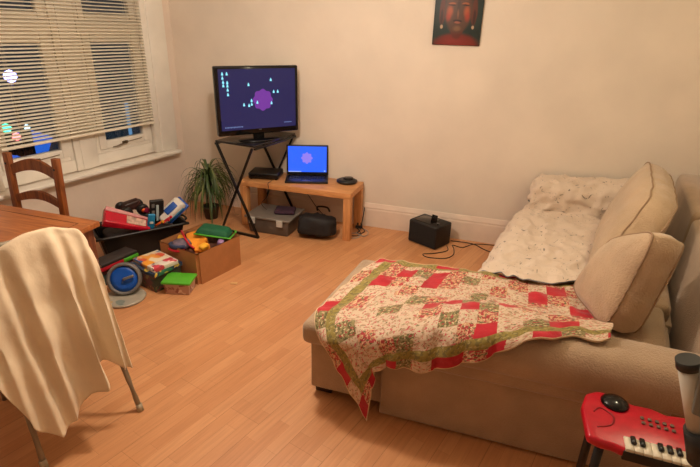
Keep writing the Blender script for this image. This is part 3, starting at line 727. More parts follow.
# pine chair behind the table
t = thing('dining_chair', 'brown pine dining chair with a curved top rail behind the dining table', 'chair', (-3.08, 2.30, 0))
CX0, CX1, CYb, CYf = -3.345, -2.905, 2.46, 2.08
for x in (CX0, CX1):
    bm = BM(); hexa(bm, [(x - .024, CYb - .02, .0), (x + .024, CYb - .02, .0), (x + .024, CYb + .02, .0), (x - .024, CYb + .02, .0), (x - .024, CYb - .02, .46), (x + .024, CYb - .02, .46), (x + .024, CYb + .02, .46), (x - .024, CYb + .02, .46)], .003)
    hexa(bm, [(x - .024, CYb - .02, .455), (x + .024, CYb - .02, .455), (x + .024, CYb + .02, .455), (x - .024, CYb + .02, .455), (x - .024, CYb + .005, .928), (x + .024, CYb + .005, .928), (x + .024, CYb + .045, .928), (x - .024, CYb + .045, .928)], .004)
    obj('back_post', bm, M_pine, t)
    obj('leg', span(BM(), (x - .022, CYf - .02, 0), (x + .022, CYf + .022, .44), .003), M_pine, t)
def rail(z0, h, arch, yb):
    bm = BM(); n = 14; xs = [CX0 + .02 + (CX1 - CX0 - .04) * i / n for i in range(n + 1)]; vs = []
    for x in xs:
        s = math.sin(math.pi * (x - xs[0]) / (xs[-1] - xs[0])); zc = z0 + arch * s; y = yb + .018 * s
        vs.append([bm.verts.new((x, y + dy, zc + dz)) for dy, dz in ((-.011, 0), (.011, 0), (.011, h + .012 * s), (-.011, h + .012 * s))])
    for i in range(n):
        for k in range(4): bm.faces.new((vs[i][k], vs[i][(k + 1) % 4], vs[i + 1][(k + 1) % 4], vs[i + 1][k])).smooth = False
    bm.faces.new(vs[0][::-1]); bm.faces.new(vs[-1]); bmesh.ops.recalc_face_normals(bm, faces=bm.faces); return bm
obj('top_rail', rail(.775, .068, .045, CYb + .018), M_pine, t)
obj('back_rail', rail(.575, .05, .035, CYb + .002), M_pine, t)
obj('seat', span(BM(), (CX0 - .03, CYf - .035, .44), (CX1 + .03, CYb - .022, .465), .008, 3), M_pine, t)
for y in (CYf, CYb - .0):
    obj('stretcher', span(BM(), (CX0 + .02, y - .009, .17), (CX1 - .02, y + .009, .205), .003), M_pine, t)
for x in (CX0, CX1): obj('screw_cap', lathe(BM(), [(.0, .002), (.008, .002), (.008, -.001)], (x, CYb - .005, .855), 12, Matrix.Rotation(R(90), 4, 'X')), M_dark, t)

# metal chair under the draped sheet
ang = math.atan2(.939, .344)                                        # local x = across the chair, local y = the way it faces
W_, F_ = Vector((.344, .939, 0)), Vector((-.939, .344, 0))
ch = thing('folding_chair', 'grey metal chair hidden under a cream sheet at the end of the dining table', 'chair', (-1.632, 1.30, 0), math.atan2(W_.y, W_.x))
hw = .224
for s in (-1, 1):
    P_('leg', tube(BM(), [(s * hw, 0, .0), (s * (hw - .012), .085, .26), (s * (hw - .02), .18, .44), (s * (hw - .03), .21, .52)], .0125, 10, 3), M_metal, ch)
    P_('rubber_foot', tube(BM(), [(s * hw, -.002, 0), (s * hw, .010, .035)], .016, 10), mat('pale_rubber', (170, 156, 130), .7), ch)
    P_('leg', tube(BM(), [(s * (hw - .05), .60, 0), (s * (hw - .05), .52, .25), (s * (hw - .05), .46, .44)], .0125, 10, 3), M_metal, ch)
P_('back_frame', tube(BM(), [(-.19, .205, .50), (-.205, .235, .72), (-.20, .262, .88), (-.13, .272, .935), (0, .276, .928), (.13, .272, .935), (.20, .262, .88), (.205, .235, .72), (.19, .205, .50)], .0125, 10, 4), M_metal, ch)
P_('backrest', span(BM(), (-.185, .238, .66), (.185, .256, .90), .008, 3), mat('grey_vinyl', (110, 100, 88), .6), ch)
P_('seat', span(BM(), (-.20, .19, .44), (.20, .60, .475), .014, 3), mat('grey_vinyl_seat', (110, 100, 88), .6), ch)

def cl(l, f, z): return Vector((-1.632, 1.30, 0)) + W_ * l + F_ * f + Vector((0, 0, z))
prof_ = [(.46, .50), (.40, .62), (.335, .80), (.300, .93), (.268, .968), (.235, .935), (.205, .82), (.165, .66), (.115, .50), (.07, .37), (.04, .27)]
cols = [-.40, -.32, -.24, -.16, -.08, 0, .08, .15, .205, .235]
rows = []
for k, (f, z) in enumerate(prof_):
    r = []; s = max(0, (k - 4) / 6)
    for i, l in enumerate(cols):
        e = i / (len(cols) - 1)
        arch = -.085 * max(0, l - .10) / .2 - .46 * max(0, -.03 - l)
        if k > 6: arch *= (1 - s)
        if i == 9: arch -= .05 * (1 - s)
        ll = l * (1 - .10 * s) if l < 0 else l * (1 - .10 * s)
        hem = 0
        if k > 5:
            tgt = [.64, .46, .22, .14, .17, .22, .26, .31, .28, .27][i]
            zz = .935 + (tgt - .935) * ((k - 5) / 5)
        else: zz = z + arch
        if k == 10 or k > 5: zz += arch * (1 - s)
        ff = f
        if k > 5:
            ff = .235 - .235 * (.935 - zz) / .72
        fold = (.032 * math.sin(i * 2.2 + .6) + .012 * math.sin(i * 4.1)) * s
        r.append(cl(ll, ff - fold - .012, zz))
    rows.append(r)
g = crgrid(rows, 90, 90)
for j, r in enumerate(g):
    for i, p in enumerate(r):
        s = max(0, j / 90 - .42)
        p += -F_ * (.016 * math.sin(i * .30 + j * .03) + .009 * math.sin(i * .62 + 2)) * min(1, s * 3)
        gv = 58 + j * .13; p += F_ * (.06 * math.exp(-((i - gv) / 3.2) ** 2) - .03 * math.exp(-((i - gv + 8) / 4) ** 2)) * min(1, max(0, j / 90 - .38) * 2.2)
        gv = 30 + j * .08; p += F_ * (.03 * math.exp(-((i - gv) / 3) ** 2) - .02 * math.exp(-((i - gv - 7) / 4) ** 2)) * min(1, max(0, j / 90 - .36) * 2.2)
bm = cloth(g, .004, .010, 4.5, None, (1, 1), 5)
tag(obj('draped_sheet', bm, M_sheet), 'cream cotton sheet hanging in folds over the chair in the left foreground', 'sheet')

# ================================================================== plant in the corner
t = thing('spider_plant', 'green potted plant with long drooping narrow leaves in the corner by the television', 'plant', (-2.72, 3.96, 0))
M_pot = mat('brown_plant_pot', (70, 50, 38), .6)
P_('pot', lathe(BM(), [(.0, 0), (.06, 0), (.078, .11), (.084, .112), (.084, .13), (.076, .13), (.072, .11), (.0, .11)], (0, 0, 0), 28), M_pot, t)
P_('soil', lathe(BM(), [(.072, .112), (.0, .118)], (0, 0, 0), 20), mat('potting_soil', (40, 26, 18), .95, .3, 40), t)
rnd = random.Random(7)
P_('stem', tube(BM(), [(0, 0, .11), (.01, 0, .28), (0, .005, .44)], .018, 8, 4, .012), mat('plant_stem', (110, 96, 60), .8), t)
M_leaf = [mat('leaf_green', (62, 84, 36), .5, .2, 12), mat('leaf_pale', (112, 122, 66), .5, .15, 12)]
bm = BM()
for k in range(185):
    a = rnd.uniform(0, 2 * math.pi); L = rnd.uniform(.30, .50); el = rnd.uniform(.5, 1.4); z = .26 + rnd.uniform(0, .20); w = rnd.uniform(.006, .010)
    d = Vector((math.cos(a), math.sin(a), 0)); side = Vector((-d.y, d.x, 0)); p = Vector((0, 0, z)); v = d * math.cos(el) + Vector((0, 0, math.sin(el)))
    mi = 1 if rnd.random() < .3 else 0; prev = None; n = 12; seg = L / n; curl = rnd.uniform(.18, .30)
    for s in range(n + 1):
        ww = w * (1 - (s / n) ** 2.2) * (.5 + .5 * min(1, s / 2)) + .0005
        q = p + side * ww; r = p - side * ww; c = p + Vector((0, 0, -.0025))
        # stay clear of both walls
        cur = [bm.verts.new(x) for x in (q, c, r)]
        if prev:
            for i in (0, 1):
                f = bm.faces.new((prev[i], prev[i + 1], cur[i + 1], cur[i])); f.material_index = mi; f.smooth = True
        prev = cur
        v = (v + Vector((0, 0, -curl * (1 + s * .10)))).normalized(); 
        if p.z < .05 and v.z < 0: v.z = 0; v.normalize()
        p = p + v * seg
P_('leaves', bm, M_leaf, t)

# ================================================================== toys
def col(name, c, r=.4, **k): return mat(name, c, r, .05, **k)
C_red, C_blu, C_grn, C_yel, C_org, C_wht, C_cyn, C_gry = (col('toy_red', (196, 26, 44)), col('toy_blue', (34, 84, 170)), col('toy_green', (38, 128, 62)), col('toy_yellow', (232, 170, 40)),
    col('toy_orange', (230, 96, 30)), col('toy_white', (222, 216, 206)), col('toy_cyan', (40, 140, 190)), col('toy_grey', (112, 108, 104)))
C_lime = col('toy_lime', (84, 176, 44)); C_pink = col('toy_pink', (196, 150, 140)); C_card = mat('cardboard', (176, 118, 70), .85, .05, 10, .15, 40); C_cardi = mat('cardboard_inside', (140, 92, 56), .9, .05)
# black tub
TB = Vector((-2.82, 3.06, 0)); ta = R(54)
tub = thing('toy_tub', 'wide black plastic tub heaped with toys under the window', 'tub', TB, ta)
def openbox(sx, sy, z1, f, th, rim=0):
    bm = BM(); q = [(-1, -1), (1, -1), (1, 1), (-1, 1)]
    def ring(ax, ay, z): return [bm.verts.new((x * ax, y * ay, z)) for x, y in q]
    R_ = [ring(sx - f, sy - f, 0), ring(sx, sy, z1 - rim * .6)]
    if rim: R_ += [ring(sx + rim, sy + rim, z1 - rim * .6), ring(sx + rim, sy + rim, z1)]
    R_ += [ring(sx - th, sy - th, z1), ring(sx - f - th, sy - f - th, th)]
    for a, b in zip(R_, R_[1:]):
        for i in range(4): bm.faces.new((a[i], a[(i + 1) % 4], b[(i + 1) % 4], b[i]))
    bm.faces.new(R_[0][::-1]); bm.faces.new(R_[-1]); bmesh.ops.recalc_face_normals(bm, faces=bm.faces)
    bmesh.ops.bevel(bm, geom=[e for e in bm.edges if abs((e.verts[0].co - e.verts[1].co).z) > .05], offset=.02, segments=3, affect='EDGES')
    return bm
P_('body', openbox(.33, .175, .245, .05, .008), M_dark, tub)
bm = BM()
rr = .012
tube(bm, [(-.335, -.175, .245), (-.30, -.188, .246), (.30, -.188, .246), (.338, -.175, .245), (.345, 0, .245), (.338, .175, .245), (.30, .188, .246), (-.30, .188, .246), (-.338, .175, .245), (-.345, 0, .245), (-.335, -.175, .245)], rr, 8, 2)
P_('rim', bm, M_dark, tub)
P_('handle', tube(BM(), [(.345, -.06, .23), (.385, -.05, .235), (.385, .05, .235), (.345, .06, .23)], .009, 8, 3), M_dark, tub)
TM = Matrix.Translation(TB) @ Matrix.Rotation(ta, 4, 'Z')
tag(obj('toy_pile', tl(box(BM(), (0, 0, .13), (.54, .25, .20), None, .04, 3), TM), mat('mixed_dark_toys', (60, 50, 52), .6, .8, 14)), 'heap of dark jumbled toy pieces filling the black tub', 'toys', kind='stuff')
TS = {'toy_truck': 1.25, 'toy_device': 1.2, 'toy_car': 1.2, 'toy_packet': 1.15}
def toy(name, label, cat, loc, rot, group=None):
    """a toy placed in the tub's frame; returns the Empty"""
    M = TM @ Matrix.Translation(loc) @ Euler([R(a) for a in rot]).to_matrix().to_4x4()
    o = thing(name, label, cat, M.to_translation(), 0, group); o.rotation_euler = M.to_euler(); o.scale = [TS.get(name, 1)] * 3; return o
# red plastic packet
t = toy('toy_packet', 'shiny red plastic packet with a pale label at the left end of the black tub', 'packet', (-.095, -.09, .325), (32, 20, -8))
P_('shell', hexa(BM(), [(-.16, -.075, -.02), (.16, -.055, -.02), (.16, .055, -.02), (-.16, .075, -.02), (-.15, -.065, .035), (.15, -.045, .012), (.15, .045, .012), (-.15, .065, .035)], .010, 3), mat('shiny_red', (198, 24, 48), .15, .1), t)
P_('label_card', hexa(BM(), [(-.01, -.040, .016), (.12, -.036, .010), (.12, .02, .010), (-.01, .025, .016), (-.01, -.040, .030), (.12, -.036, .020), (.12, .02, .020), (-.01, .025, .030)], .001), mat('packet_label', (206, 170, 150), .5, .3, 30), t)
P_('fold', hexa(BM(), [(-.15, .03, .03), (.14, .03, .012), (.14, .05, .010), (-.15, .07, .026), (-.15, .03, .044), (.14, .03, .020), (.14, .05, .018), (-.15, .07, .040)], .003), mat('pale_film', (214, 150, 150), .2), t)
# monster truck
t = toy('toy_truck', 'black toy truck with fat tyres and orange hubs on top of the toy tub', 'toy truck', (-.02, .06, .385), (8, 0, 8))
P_('body', hexa(BM(), [(-.07, -.03, -.01), (.07, -.03, -.01), (.07, .03, -.01), (-.07, .03, -.01), (-.05, -.026, .035), (.045, -.026, .05), (.045, .026, .05), (-.05, .026, .035)], .006, 3), mat('dark_truck_body', (58, 34, 30), .35, .3, 20), t)
for x in (-.05, .055):
    for y in (-.045, .045):
        w = P_('wheel', lathe(BM(), [(.012, -.018), (.034, -.018), (.038, -.010), (.038, .010), (.034, .018), (.012, .018)], (x, y, -.012), 20, Matrix.Rotation(R(90), 4, 'X')), M_dark, t)
        P_('hub', lathe(BM(), [(.0, -.021), (.015, -.019), (.015, .019), (.0, .021)], (x, y, -.012), 12, Matrix.Rotation(R(90), 4, 'X')), C_org, w)
# grey console
t = toy('toy_device', 'black upright toy gadget with a pale strip standing in the toy tub', 'toy', (.15, -.04, .345), (8, 4, 0))
P_('case', span(BM(), (-.045, -.016, -.09), (.045, .016, .085), .004), M_dark, t)
P_('pale_strip', span(BM(), (-.008, -.0185, -.065), (.010, -.0155, .055), .001), mat('pale_screen', (170, 186, 186), .3), t)
for z in (-.06, 0, .05): P_('side_panel', span(BM(), (-.038, -.018, z - .015), (-.018, -.0155, z + .015), .001), C_gry, t)
t = toy('toy_spring', 'small dark magenta toy beside the black gadget in the tub', 'toy', (.08, .01, .355), (0, 20, 10))
P_('loop', tube(BM(), [(0.02, 0, -.03), (.035, 0, .02), (.06, 0, .05), (.085, 0, .045)], .007, 8, 4), M_dark, t); P_('block', box(BM(), (0, 0, 0), (.05, .035, .045), (0, .3, 0), .008, 3), col('toy_magenta', (130, 24, 60)), t)
# white and blue shoe-like toy
t = toy('toy_car', 'white toy vehicle with blue trim at the right end of the black tub', 'toy car', (.275, -.04, .325), (42, -38, -4))
P_('body', hexa(BM(), [(-.115, -.05, -.02), (.10, -.05, -.02), (.10, .05, -.02), (-.115, .05, -.02), (-.10, -.045, .04), (.09, -.045, .045), (.09, .045, .045), (-.10, .045, .04)], .022, 4), C_wht, t)
P_('sole', hexa(BM(), [(-.12, -.054, -.034), (.108, -.054, -.034), (.108, .054, -.034), (-.12, .054, -.034), (-.12, -.054, -.016), (.108, -.054, -.016), (.108, .054, -.016), (-.12, .054, -.016)], .008, 3), C_blu, t)
P_('blue_panel', span(BM(), (-.04, -.025, .036), (.055, .025, .049), .006), C_blu, t)
P_('blue_stripe', span(BM(), (-.08, -.0525, .0), (.07, -.047, .014), .002), C_cyn, t)
t = toy('toy_block', 'pale blue toy piece standing upright at the front rim of the tub', 'toy', (.07, -.145, .300), (14, 8, 0))
P_('panel', span(BM(), (-.028, -.012, -.07), (.028, .012, .075), .010, 3), C_cyn, t); P_('clip', span(BM(), (-.014, -.017, -.01), (.014, -.010, .01), .003), C_wht, t)
for k, (x, y, z, c, nm, lb) in enumerate(((.14, -.14, .275, C_org, 'toy_figure', 'small orange toy figure lying at the front of the tub'), (.205, -.13, .290, C_red, 'toy_figure', 'small red toy figure lying right of the orange one in the tub'))):
    t = toy(nm, lb, 'toy figure', (x, y, z), (60, 0, 30 + 50 * k), None)
    P_('body', box(BM(), (0, 0, 0), (.028, .02, .04), None, .007, 3), c, t); P_('head', lathe(BM(), [(0, -.014), (.010, -.010), (.014, 0), (.010, .010), (0, .014)], (0, 0, .034), 14), c if k else C_yel, t)
    for s in (-1, 1):
        P_('arm', tube(BM(), [(s * .014, 0, .014), (s * .036, -.006, .004)], .006, 8), c, t); P_('leg', tube(BM(), [(s * .008, 0, -.018), (s * .014, -.004, -.048)], .007, 8), c, t)

# cardboard box
BXc = Vector((-2.17, 2.985, 0)); ba = R(-14)
cb = thing('cardboard_box', 'open brown cardboard box full of toys in front of the plant', 'box', BXc, ba)
P_('carton', openbox(.215, .228, .255, .002, .006), [C_card], cb)
BMx = Matrix.Translation(BXc) @ Matrix.Rotation(ba, 4, 'Z')
def btoy(name, label, cat, loc, rot, group=None):
    M = BMx @ Matrix.Translation(loc) @ Euler([R(a) for a in rot]).to_matrix().to_4x4()
    o = thing(name, label, cat, M.to_translation(), 0, group); o.rotation_euler = M.to_euler(); return o
tag(obj('toy_pile', tl(box(BM(), (0, 0, .105), (.40, .43, .19), None, .03, 3), BMx), mat('mixed_bright_toys', (130, 80, 60), .6, .8, 12)), 'jumbled small toys filling the cardboard box', 'toys', kind='stuff')
t = btoy('lunch_bag', 'dark green zipped bag with a bright green edge on the toys in the cardboard box', 'bag', (.03, .13, .285), (-4, 6, 30))
P_('body', hexa(BM(), [(-.15, -.09, -.035), (.13, -.09, -.035), (.14, .09, -.035), (-.14, .09, -.035), (-.11, -.07, .03), (.10, -.07, .025), (.10, .07, .025), (-.11, .07, .03)], .022, 4), mat('dark_green_cloth', (14, 92, 56), .7, .1, 16, .3, 60), t)
P_('zip_edge', tube(BM(), [(-.14, -.094, -.02), (.125, -.096, -.02), (.142, -.08, -.02), (.148, .08, -.02), (.13, .095, -.02)], .007, 8, 3), C_lime, t)
t = btoy('toy_cape', 'orange and yellow soft toy lying across the cardboard box', 'toy', (.0, -.03, .245), (6, 4, -24))
bm, _p = pillow_bm([(-.16, -.05, 0), (.15, -.07, -.01), (.16, .05, .0), (-.15, .06, .02)], -.03, .012, 14, .014)
P_('body', bm, mat('orange_cloth', (240, 150, 36), .8, .08, 10, .3, 40), t)
P_('yellow_end', box(BM(), (.15, .0, .018), (.05, .07, .035), (0, .2, .4), .014, 3), C_yel, t)
P_('red_strap', tube(BM(), [(-.16, -.07, .035), (-.05, -.085, .05), (.06, -.085, .03), (.14, -.07, .02)], .008, 8, 4), C_red, t)
t = btoy('toy_ball', 'grey, blue and red striped soft toy at the front corner of the cardboard box', 'toy', (-.06, -.135, .232), (0, 0, -12))
P_('body', lathe(BM(), [(0, -.04), (.045, -.032), (.075, 0), (.06, .03), (0, .044)], (0, 0, 0), 24), mat('grey_plush', (110, 96, 112), .8, .3, 12), t)
P_('blue_band', tube(BM(), [(-.07, -.045, .0), (-.02, -.082, .012), (.06, -.075, .018), (.11, -.03, .026)], .016, 8, 4), col('slate_blue', (52, 62, 92), .7), t)
P_('red_band', tube(BM(), [(-.08, -.055, -.022), (-.01, -.095, -.012), (.08, -.08, -.006), (.12, -.04, .005)], .010, 8, 4), C_red, t)
for k, (x, y, c, lb) in enumerate(((-.16, -.06, C_yel, 'tiny yellow toy piece at the left side of the cardboard box'), (-.17, .02, col('toy_brown', (90, 40, 26)), 'tiny dark brown toy piece at the left side of the cardboard box'), (.155, .06, col('toy_lilac', (150, 116, 160)), 'small lilac toy piece at the right side of the cardboard box'))):
    tag(obj('toy_piece', tl(box(BM(), (x, y, .232), (.045, .05, .045), (.3, .2, .5), .012, 3), BMx), c), lb, 'toy')

# board game stack
GC = Vector((-2.355, 2.66, 0)); ga = R(-16)
GM = Matrix.Translation(GC) @ Matrix.Rotation(ga, 4, 'Z')
def gt(name, label, cat, z, rz=0, x=0, y=0):
    M = GM @ Matrix.Translation((x, y, z)) @ Matrix.Rotation(R(rz), 4, 'Z'); o = thing(name, label, cat, M.to_translation(), 0); o.rotation_euler = M.to_euler(); return o
t = gt('toy_crate', 'dark green patterned box at the bottom of the board game stack', 'box', 0)
P_('box_body', span(BM(), (-.145, -.115, 0), (.145, .115, .125), .004), spots_mat('dark_printed_card', (48, 52, 30), [((110, 44, 30), 9, .55, 1), ((40, 84, 40), 12, .58, 4), ((140, 110, 50), 16, .62, 2)], .5, 0, 'Object'), t)
t = gt('game_box', 'flat dark blue game box lying on the green patterned box', 'box', .126, 3)
P_('box_body', span(BM(), (-.155, -.125, 0), (.155, .125, .030), .003), spots_mat('navy_printed_card', (22, 52, 84), [((30, 110, 80), 8, .55, 1), ((210, 180, 60), 20, .62, 6)], .4, 0, 'Object'), t)
t = gt('puzzle_box', 'bright yellow, orange and white printed box on top of the game stack', 'box', .157, -4, 0, .005)
P_('box_body', span(BM(), (-.13, -.10, 0), (.06, .105, .028), .003), spots_mat('sunny_printed_card', (226, 210, 180), [((238, 156, 40), 7, .46, 1), ((214, 80, 40), 11, .56, 5), ((40, 90, 160), 12, .62, 3)], .4, 0, 'Object'), t)
t = gt('card_box', 'small white box with red marks at the right of the game stack', 'box', .157, -4, .105, -.005)
P_('box_body', span(BM(), (-.04, -.10, 0), (.045, .10, .034), .003), spots_mat('red_white_card', (226, 214, 200), [((200, 50, 70), 14, .54, 1), ((60, 60, 90), 20, .62, 6)], .4, 0, 'Object'), t)

# lidded pink box
t = thing('lidded_box', 'small pink patterned plastic box with a bright green lid on the floor', 'box', (-2.105, 2.60, 0), R(15))
P_('box_body', hexa(BM(), hexa_pts(-.095, .095, -.07, .07, 0, .09, .010), .006), spots_mat('pink_print', (190, 150, 132), [((150, 90, 90), 26, .56, 1), ((224, 200, 180), 20, .6, 4)], .5, 0, 'Object'), t)
P_('lid', span(BM(), (-.105, -.08, .088), (.105, .08, .108), .006, 3), C_lime, t)

# books, wheel and plate
BKc = Vector((-2.69, 2.61, 0))
for k, (z, h, sx, sy, c, lb) in enumerate(((0, .09, .065, .15, mat('teal_book', (40, 62, 58), .6), 'dark teal book at the bottom of the stack beside the tub'),
        (.091, .035, .065, .15, mat('maroon_book', (70, 30, 30), .6), 'dark maroon book second from the bottom of the stack'),
        (.127, .030, .07, .16, None, 'red and green book second from the top of the stack'),
        (.158, .022, .065, .155, mat('grey_book', (52, 44, 42), .6), 'grey covered book on top of the stack beside the tub'))):
    t = thing('book', lb, 'book', BKc + Vector((.004 * k, 0, z)), R(74 + 2 * k), 'books stacked beside the tub')
    for zz in (0, h - .003):
        if c is None:
            P_('cover', span(BM(), (-sy, -sx, zz), (.03, sx, zz + .003), .001, 1), C_red, t); P_('cover', span(BM(), (.031, -sx, zz), (sy, sx, zz + .003), .001, 1), C_lime, t)
        else: P_('cover', span(BM(), (-sy, -sx, zz), (sy, sx, zz + .003), .001, 1), c, t)
    if c is None:
        P_('spine', span(BM(), (-sy, -sx - .003, 0), (.03, -sx, h), .001, 1), C_red, t); P_('spine', span(BM(), (.031, -sx - .003, 0), (sy, -sx, h), .001, 1), C_lime, t)
    else: P_('spine', span(BM(), (-sy, -sx - .003, 0), (sy, -sx, h), .001, 1), c, t)
    P_('pages', span(BM(), (-sy + .005, -sx + .001, .003), (sy - .005, sx - .006, h - .003)), mat('paper_pages', (214, 196, 168), .9, .05), t)

t = thing('toy_plate', 'grey and cream round play mat disc lying on the floor under the blue wheel', 'toy', (-2.40, 2.37, 0))
P_('disc', lathe(BM(), [(0, 0), (.135, 0), (.142, .010), (.135, .020), (.11, .016), (0, .016)], (0, 0, 0), 40), spots_mat('pale_printed_disc', (168, 158, 140), [((120, 130, 120), 7, .54, 1), ((190, 150, 70), 12, .62, 3)], .5, 0, 'Object'), t)
t = thing('wheel_toy', 'bright blue toy wheel with a grey rim leaning on the books', 'toy', (-2.43, 2.425, .019))
WMx = Matrix.Translation((0, 0, .1)) @ Matrix.Rotation(R(-62), 4, 'Z').inverted() @ Matrix.Rotation(R(62), 4, 'Y')
ax = (Vector((.48, -.80, .36))).normalized(); WMx = Matrix.Translation((0, 0, .105)) @ ax.to_track_quat('Z', 'Y').to_matrix().to_4x4()
P_('rim', tl(lathe(BM(), [(.088, -.03), (.112, -.03), (.116, -.02), (.116, .016), (.108, .024), (.096, .024), (.092, .012), (.088, .0)], (0, 0, 0), 40), WMx), C_gry, t)
P_('face', tl(lathe(BM(), [(0, -.028), (.092, -.028), (.092, .010), (.060, .014), (.02, .010), (0, .010)], (0, 0, 0), 40), WMx), col('bright_blue', (22, 88, 186), .35), t)
P_('handle', tl(tube(BM(), [(0, 0, .008), (.004, .0, .035), (.05, .015, .042), (.07, .02, .038)], .010, 8, 4), WMx), C_gry, t)
tag(obj('paper_scrap', box(BM(), (-1.80, 2.83, .004), (.05, .03, .006), (0, 0, .3), .002), mat('tan_scrap', (222, 178, 124), .7)), 'tiny tan scrap lying on the bare floor in front of the cardboard box', 'scrap')

# ================================================================== toy keyboard, lower right
kb = thing('toy_piano', 'red toy piano keyboard with a round black dome, standing before the sofa arm', 'toy piano', (.668, 1.638, 0), R(-2))
M_kred = mat('keyboard_red', (190, 12, 38), .3, .06, 30)
out = [(-.245, -.135), (-.205, -.15), (-.16, -.15), (-.14, -.16), (.28, -.16), (.30, -.14), (.30, .06), (.25, .085), (.20, .075), (.15, .10), (.09, .095), (.04, .085), (-.01, .105), (-.07, .10), (-.12, .13), (-.19, .135), (-.235, .10), (-.255, .02)]
P_('case', prism(BM(), out, .468, .505, None, .012), M_kred, kb)
P_('key_bed', span(BM(), (-.133, -.1625, .462), (.29, -.095, .500), .002), M_dark, kb)
n = 15; M_iv = mat('ivory_keys', (232, 222, 200), .3)
for k in range(n): P_('white_key', span(BM(), (-.128 + k * .0278, -.160, .496), (-.128 + k * .0278 + .0265, -.098, .511), .0015, 1), M_iv, kb)
for k in range(n - 1):
    if k % 7 in (2, 6): continue
    x = -.128 + (k + 1) * .0278; P_('black_key', span(BM(), (x - .0085, -.133, .510), (x + .0075, -.098, .521), .002, 1), M_gblack, kb)
P_('dome', lathe(BM(), [(.048, 0), (.050, .006), (.039, .016), (.018, .023), (0, .025)], (-.135, .078, .503), 32), M_gblack, kb)
M_bt = mat('grey_buttons', (112, 92, 78), .5)
for i in range(5):
    for j in range(2): P_('button', box(BM(), (-.05 + i * .024, .0 + j * .026 - i * .001, .508), (.013, .014, .008), None, .003), M_bt, kb)
P_('button', prism(BM(), [(.095, -.01), (.112, .018), (.129, -.01)], .505, .512), M_bt, kb); P_('button', prism(BM(), [(.095, .024), (.112, .052), (.129, .024)], .505, .512), M_bt, kb)
P_('swirl', tube(BM(), [(-.21, -.08, .505), (-.16, -.05, .506), (-.15, .0, .506), (-.19, .03, .506), (-.215, .0, .505)], .003, 6, 5), col('dark_red_line', (140, 10, 26)), kb)
for x, y in ((-.19, -.10), (-.19, .07), (.25, -.10), (.25, .05)):
    P_('leg', tube(BM(), [(x, y, 0), (x, y, .46)], .016, 12), M_dark, kb)
P_('stretcher', tube(BM(), [(-.19, -.10, .12), (-.19, .07, .12)], .010, 8), M_kred, kb)

# ================================================================== white tubular frame at the right edge
wf = thing('folding_stand', 'white plastic tubular frame with dark grey joints at the right edge of the photo', 'stand', (.72, 1.28, 0))
def wt(p): return [(x - .72, y - 1.28, z) for x, y, z in p]
M_wp = mat('white_plastic', (206, 202, 188), .35, .04); M_cap = mat('dark_grey_cap', (34, 36, 36), .45)
P_('tube', tube(BM(), wt([(.548, 1.30, .99), (.622, 1.30, .79)]), .026, 20), M_wp, wf)
P_('top_cap', tube(BM(), wt([(.541, 1.30, 1.013), (.549, 1.30, .988)]), .030, 20), M_cap, wf)
P_('joint', tube(BM(), wt([(.622, 1.295, .80), (.655, 1.29, .70)]), .038, 20), M_cap, wf)
P_('leg', tube(BM(), wt([(.655, 1.29, .71), (.80, 1.30, .0)]), .024, 16), M_wp, wf)
P_('leg', tube(BM(), wt([(.66, 1.28, .72), (1.02, 1.12, .0)]), .024, 16), M_wp, wf)
P_('grey_panel', hexa(BM(), [(x - .72, y - 1.28, z) for x, y, z in ((.577, 1.26, .87), (.80, 1.22, .84), (.80, 1.24, .84), (.577, 1.272, .87), (.556, 1.26, 1.04), (.80, 1.22, 1.08), (.80, 1.24, 1.08), (.556, 1.272, 1.04))], .004), mat('grey_plastic_panel', (122, 128, 124), .5), wf)

# ================================================================== night outside
def lampo(name, label, cat, loc, r, c, s, pole=True):
    t = thing(name, label, cat, (loc[0], loc[1], -3.0)); z = loc[2] + 3
    P_('lamp_head', lathe(BM(), [(0, -r), (r * .7, -r * .7), (r, 0), (r * .7, r * .7), (0, r)], (0, 0, z), 20), emis(name + '_glow', c, s), t)
    if pole: P_('pole', tube(BM(), [(0, 0, 0), (0, 0, z - r * .95)], .05, 10), M_black, t)
    return t
struct('ground_outside', span(BM(), (-16, -14, -3.2), (-4.6, 18, -3.0)), mat('night_tarmac', (50, 50, 56), .7))
lampo('street_lamp', 'bluish white street light glowing through the upper slats of the left window', 'street lamp', (-7.06, 5.58, 1.02), .09, (170, 170, 255), 9)
lampo('signal_lamp', 'green light outside at the far left behind the blind', 'light', (-7.18, 5.42, .28), .07, (60, 220, 160), 4)
lampo('signal_lamp', 'red and pink light outside next to the green one behind the blind', 'light', (-7.12, 5.50, .14), .06, (255, 120, 120), 4)
lampo('signal_lamp', 'pale light outside right of the green one behind the blind', 'light', (-7.02, 5.62, .27), .05, (190, 230, 240), 2.5)
t = thing('lit_sign', 'tall pale blue lit sign outside the right window', 'sign', (-6.03, 6.68, -3.0))
P_('post', span(BM(), (-.06, -.06, 0), (.06, .06, 2.9)), M_black, t)
P_('light_box', box(BM(), (0, 0, 3.2), (.05, .14, .75), (0, 0, R(40)), .01), emis('sign_glow', (110, 160, 200), .7), t)
t = thing('lit_awning', 'wide blue glowing awning low outside the left window', 'sign', (-7.6, 5.85, -3.0))
P_('awning', box(BM(), (0, .0, 2.72), (.5, 2.4, .35), (0, .4, R(38)), .02), emis('awning_glow', (40, 96, 200), 1.0), t)
P_('post', span(BM(), (-.05, -.05, 0), (.05, .05, 2.6)), M_black, t)

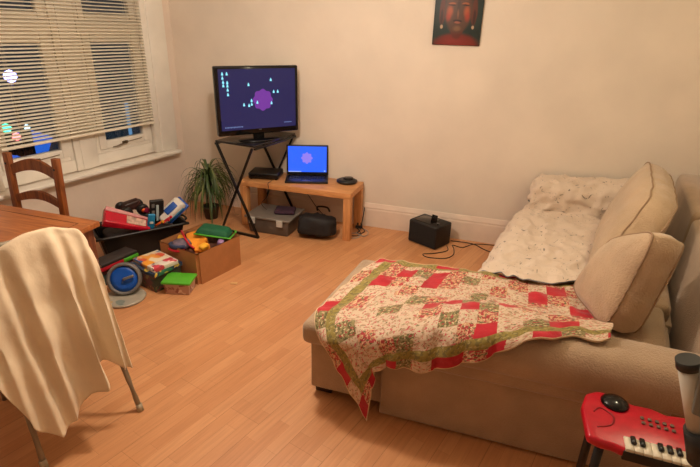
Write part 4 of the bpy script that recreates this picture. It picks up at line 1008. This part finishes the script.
# ================================================================== light
def ceiling_lamp(name, label, loc, power, color, r=.09):
    t = thing(name, label, 'lamp', loc)
    P_('rose', lathe(BM(), [(0, 0), (.05, 0), (.045, -.02), (0, -.03)], (0, 0, H - loc[2]), 20), M_white, t)
    P_('cord', tube(BM(), [(0, 0, .06), (0, 0, H - loc[2] - .02)], .004, 6), M_white, t)
    P_('bulb_holder', lathe(BM(), [(0, .10), (.02, .10), (.022, .05), (.018, .045), (0, .045)], (0, 0, 0), 16), M_white, t)
    P_('bulb', lathe(BM(), [(0, -.05), (.022, -.044), (.035, -.02), (.035, 0), (.018, .035), (.014, .048), (0, .048)], (0, 0, 0), 20), emis('bulb_glow', color, 8), t)
    ld = bpy.data.lights.new(name + '_light', 'POINT'); ld.energy = power; ld.shadow_soft_size = r; ld.color = lin(color)[:3]
    lo = bpy.data.objects.new(name + '_light', ld); COL.objects.link(lo); lo.location = (loc[0], loc[1], loc[2] - .16); return t
ceiling_lamp('pendant_bulb', 'bare warm pendant bulb hanging from the middle of the ceiling', (-1.28, 2.26, 2.34), 78, (255, 239, 221))
ceiling_lamp('pendant_bulb', 'second bare pendant bulb, hanging nearer the right wall', (1.0, 2.55, 2.38), 18, (255, 240, 200))

w = bpy.data.worlds.new('night'); w.use_nodes = True; S.world = w
w.node_tree.nodes['Background'].inputs[0].default_value = (.05, .08, .11, 1); w.node_tree.nodes['Background'].inputs[1].default_value = .25

# ================================================================== camera
f_, pitch, yaw, roll = 488.3, .3981, .3058, .02812
fw = Vector((-math.sin(yaw) * math.cos(pitch), math.cos(yaw) * math.cos(pitch), -math.sin(pitch)))
rt = Vector((math.cos(yaw), math.sin(yaw), 0)); up_ = rt.cross(fw)
c, s = math.cos(roll), math.sin(roll)
rt2, up2 = rt * c + up_ * s, -rt * s + up_ * c
cd = bpy.data.cameras.new('camera'); cam = bpy.data.objects.new('camera', cd); COL.objects.link(cam)
cam.matrix_world = Matrix(((rt2.x, up2.x, -fw.x, 0), (rt2.y, up2.y, -fw.y, 0), (rt2.z, up2.z, -fw.z, 1.8), (0, 0, 0, 1)))
cd.sensor_width = 36; cd.lens = f_ / 700 * 36; cd.clip_start = .02
S.camera = cam
S.view_settings.view_transform = 'Standard'; S.view_settings.look = 'None'; S.view_settings.gamma = 1; S.view_settings.use_curve_mapping = False
S.view_settings.exposure = 0.12
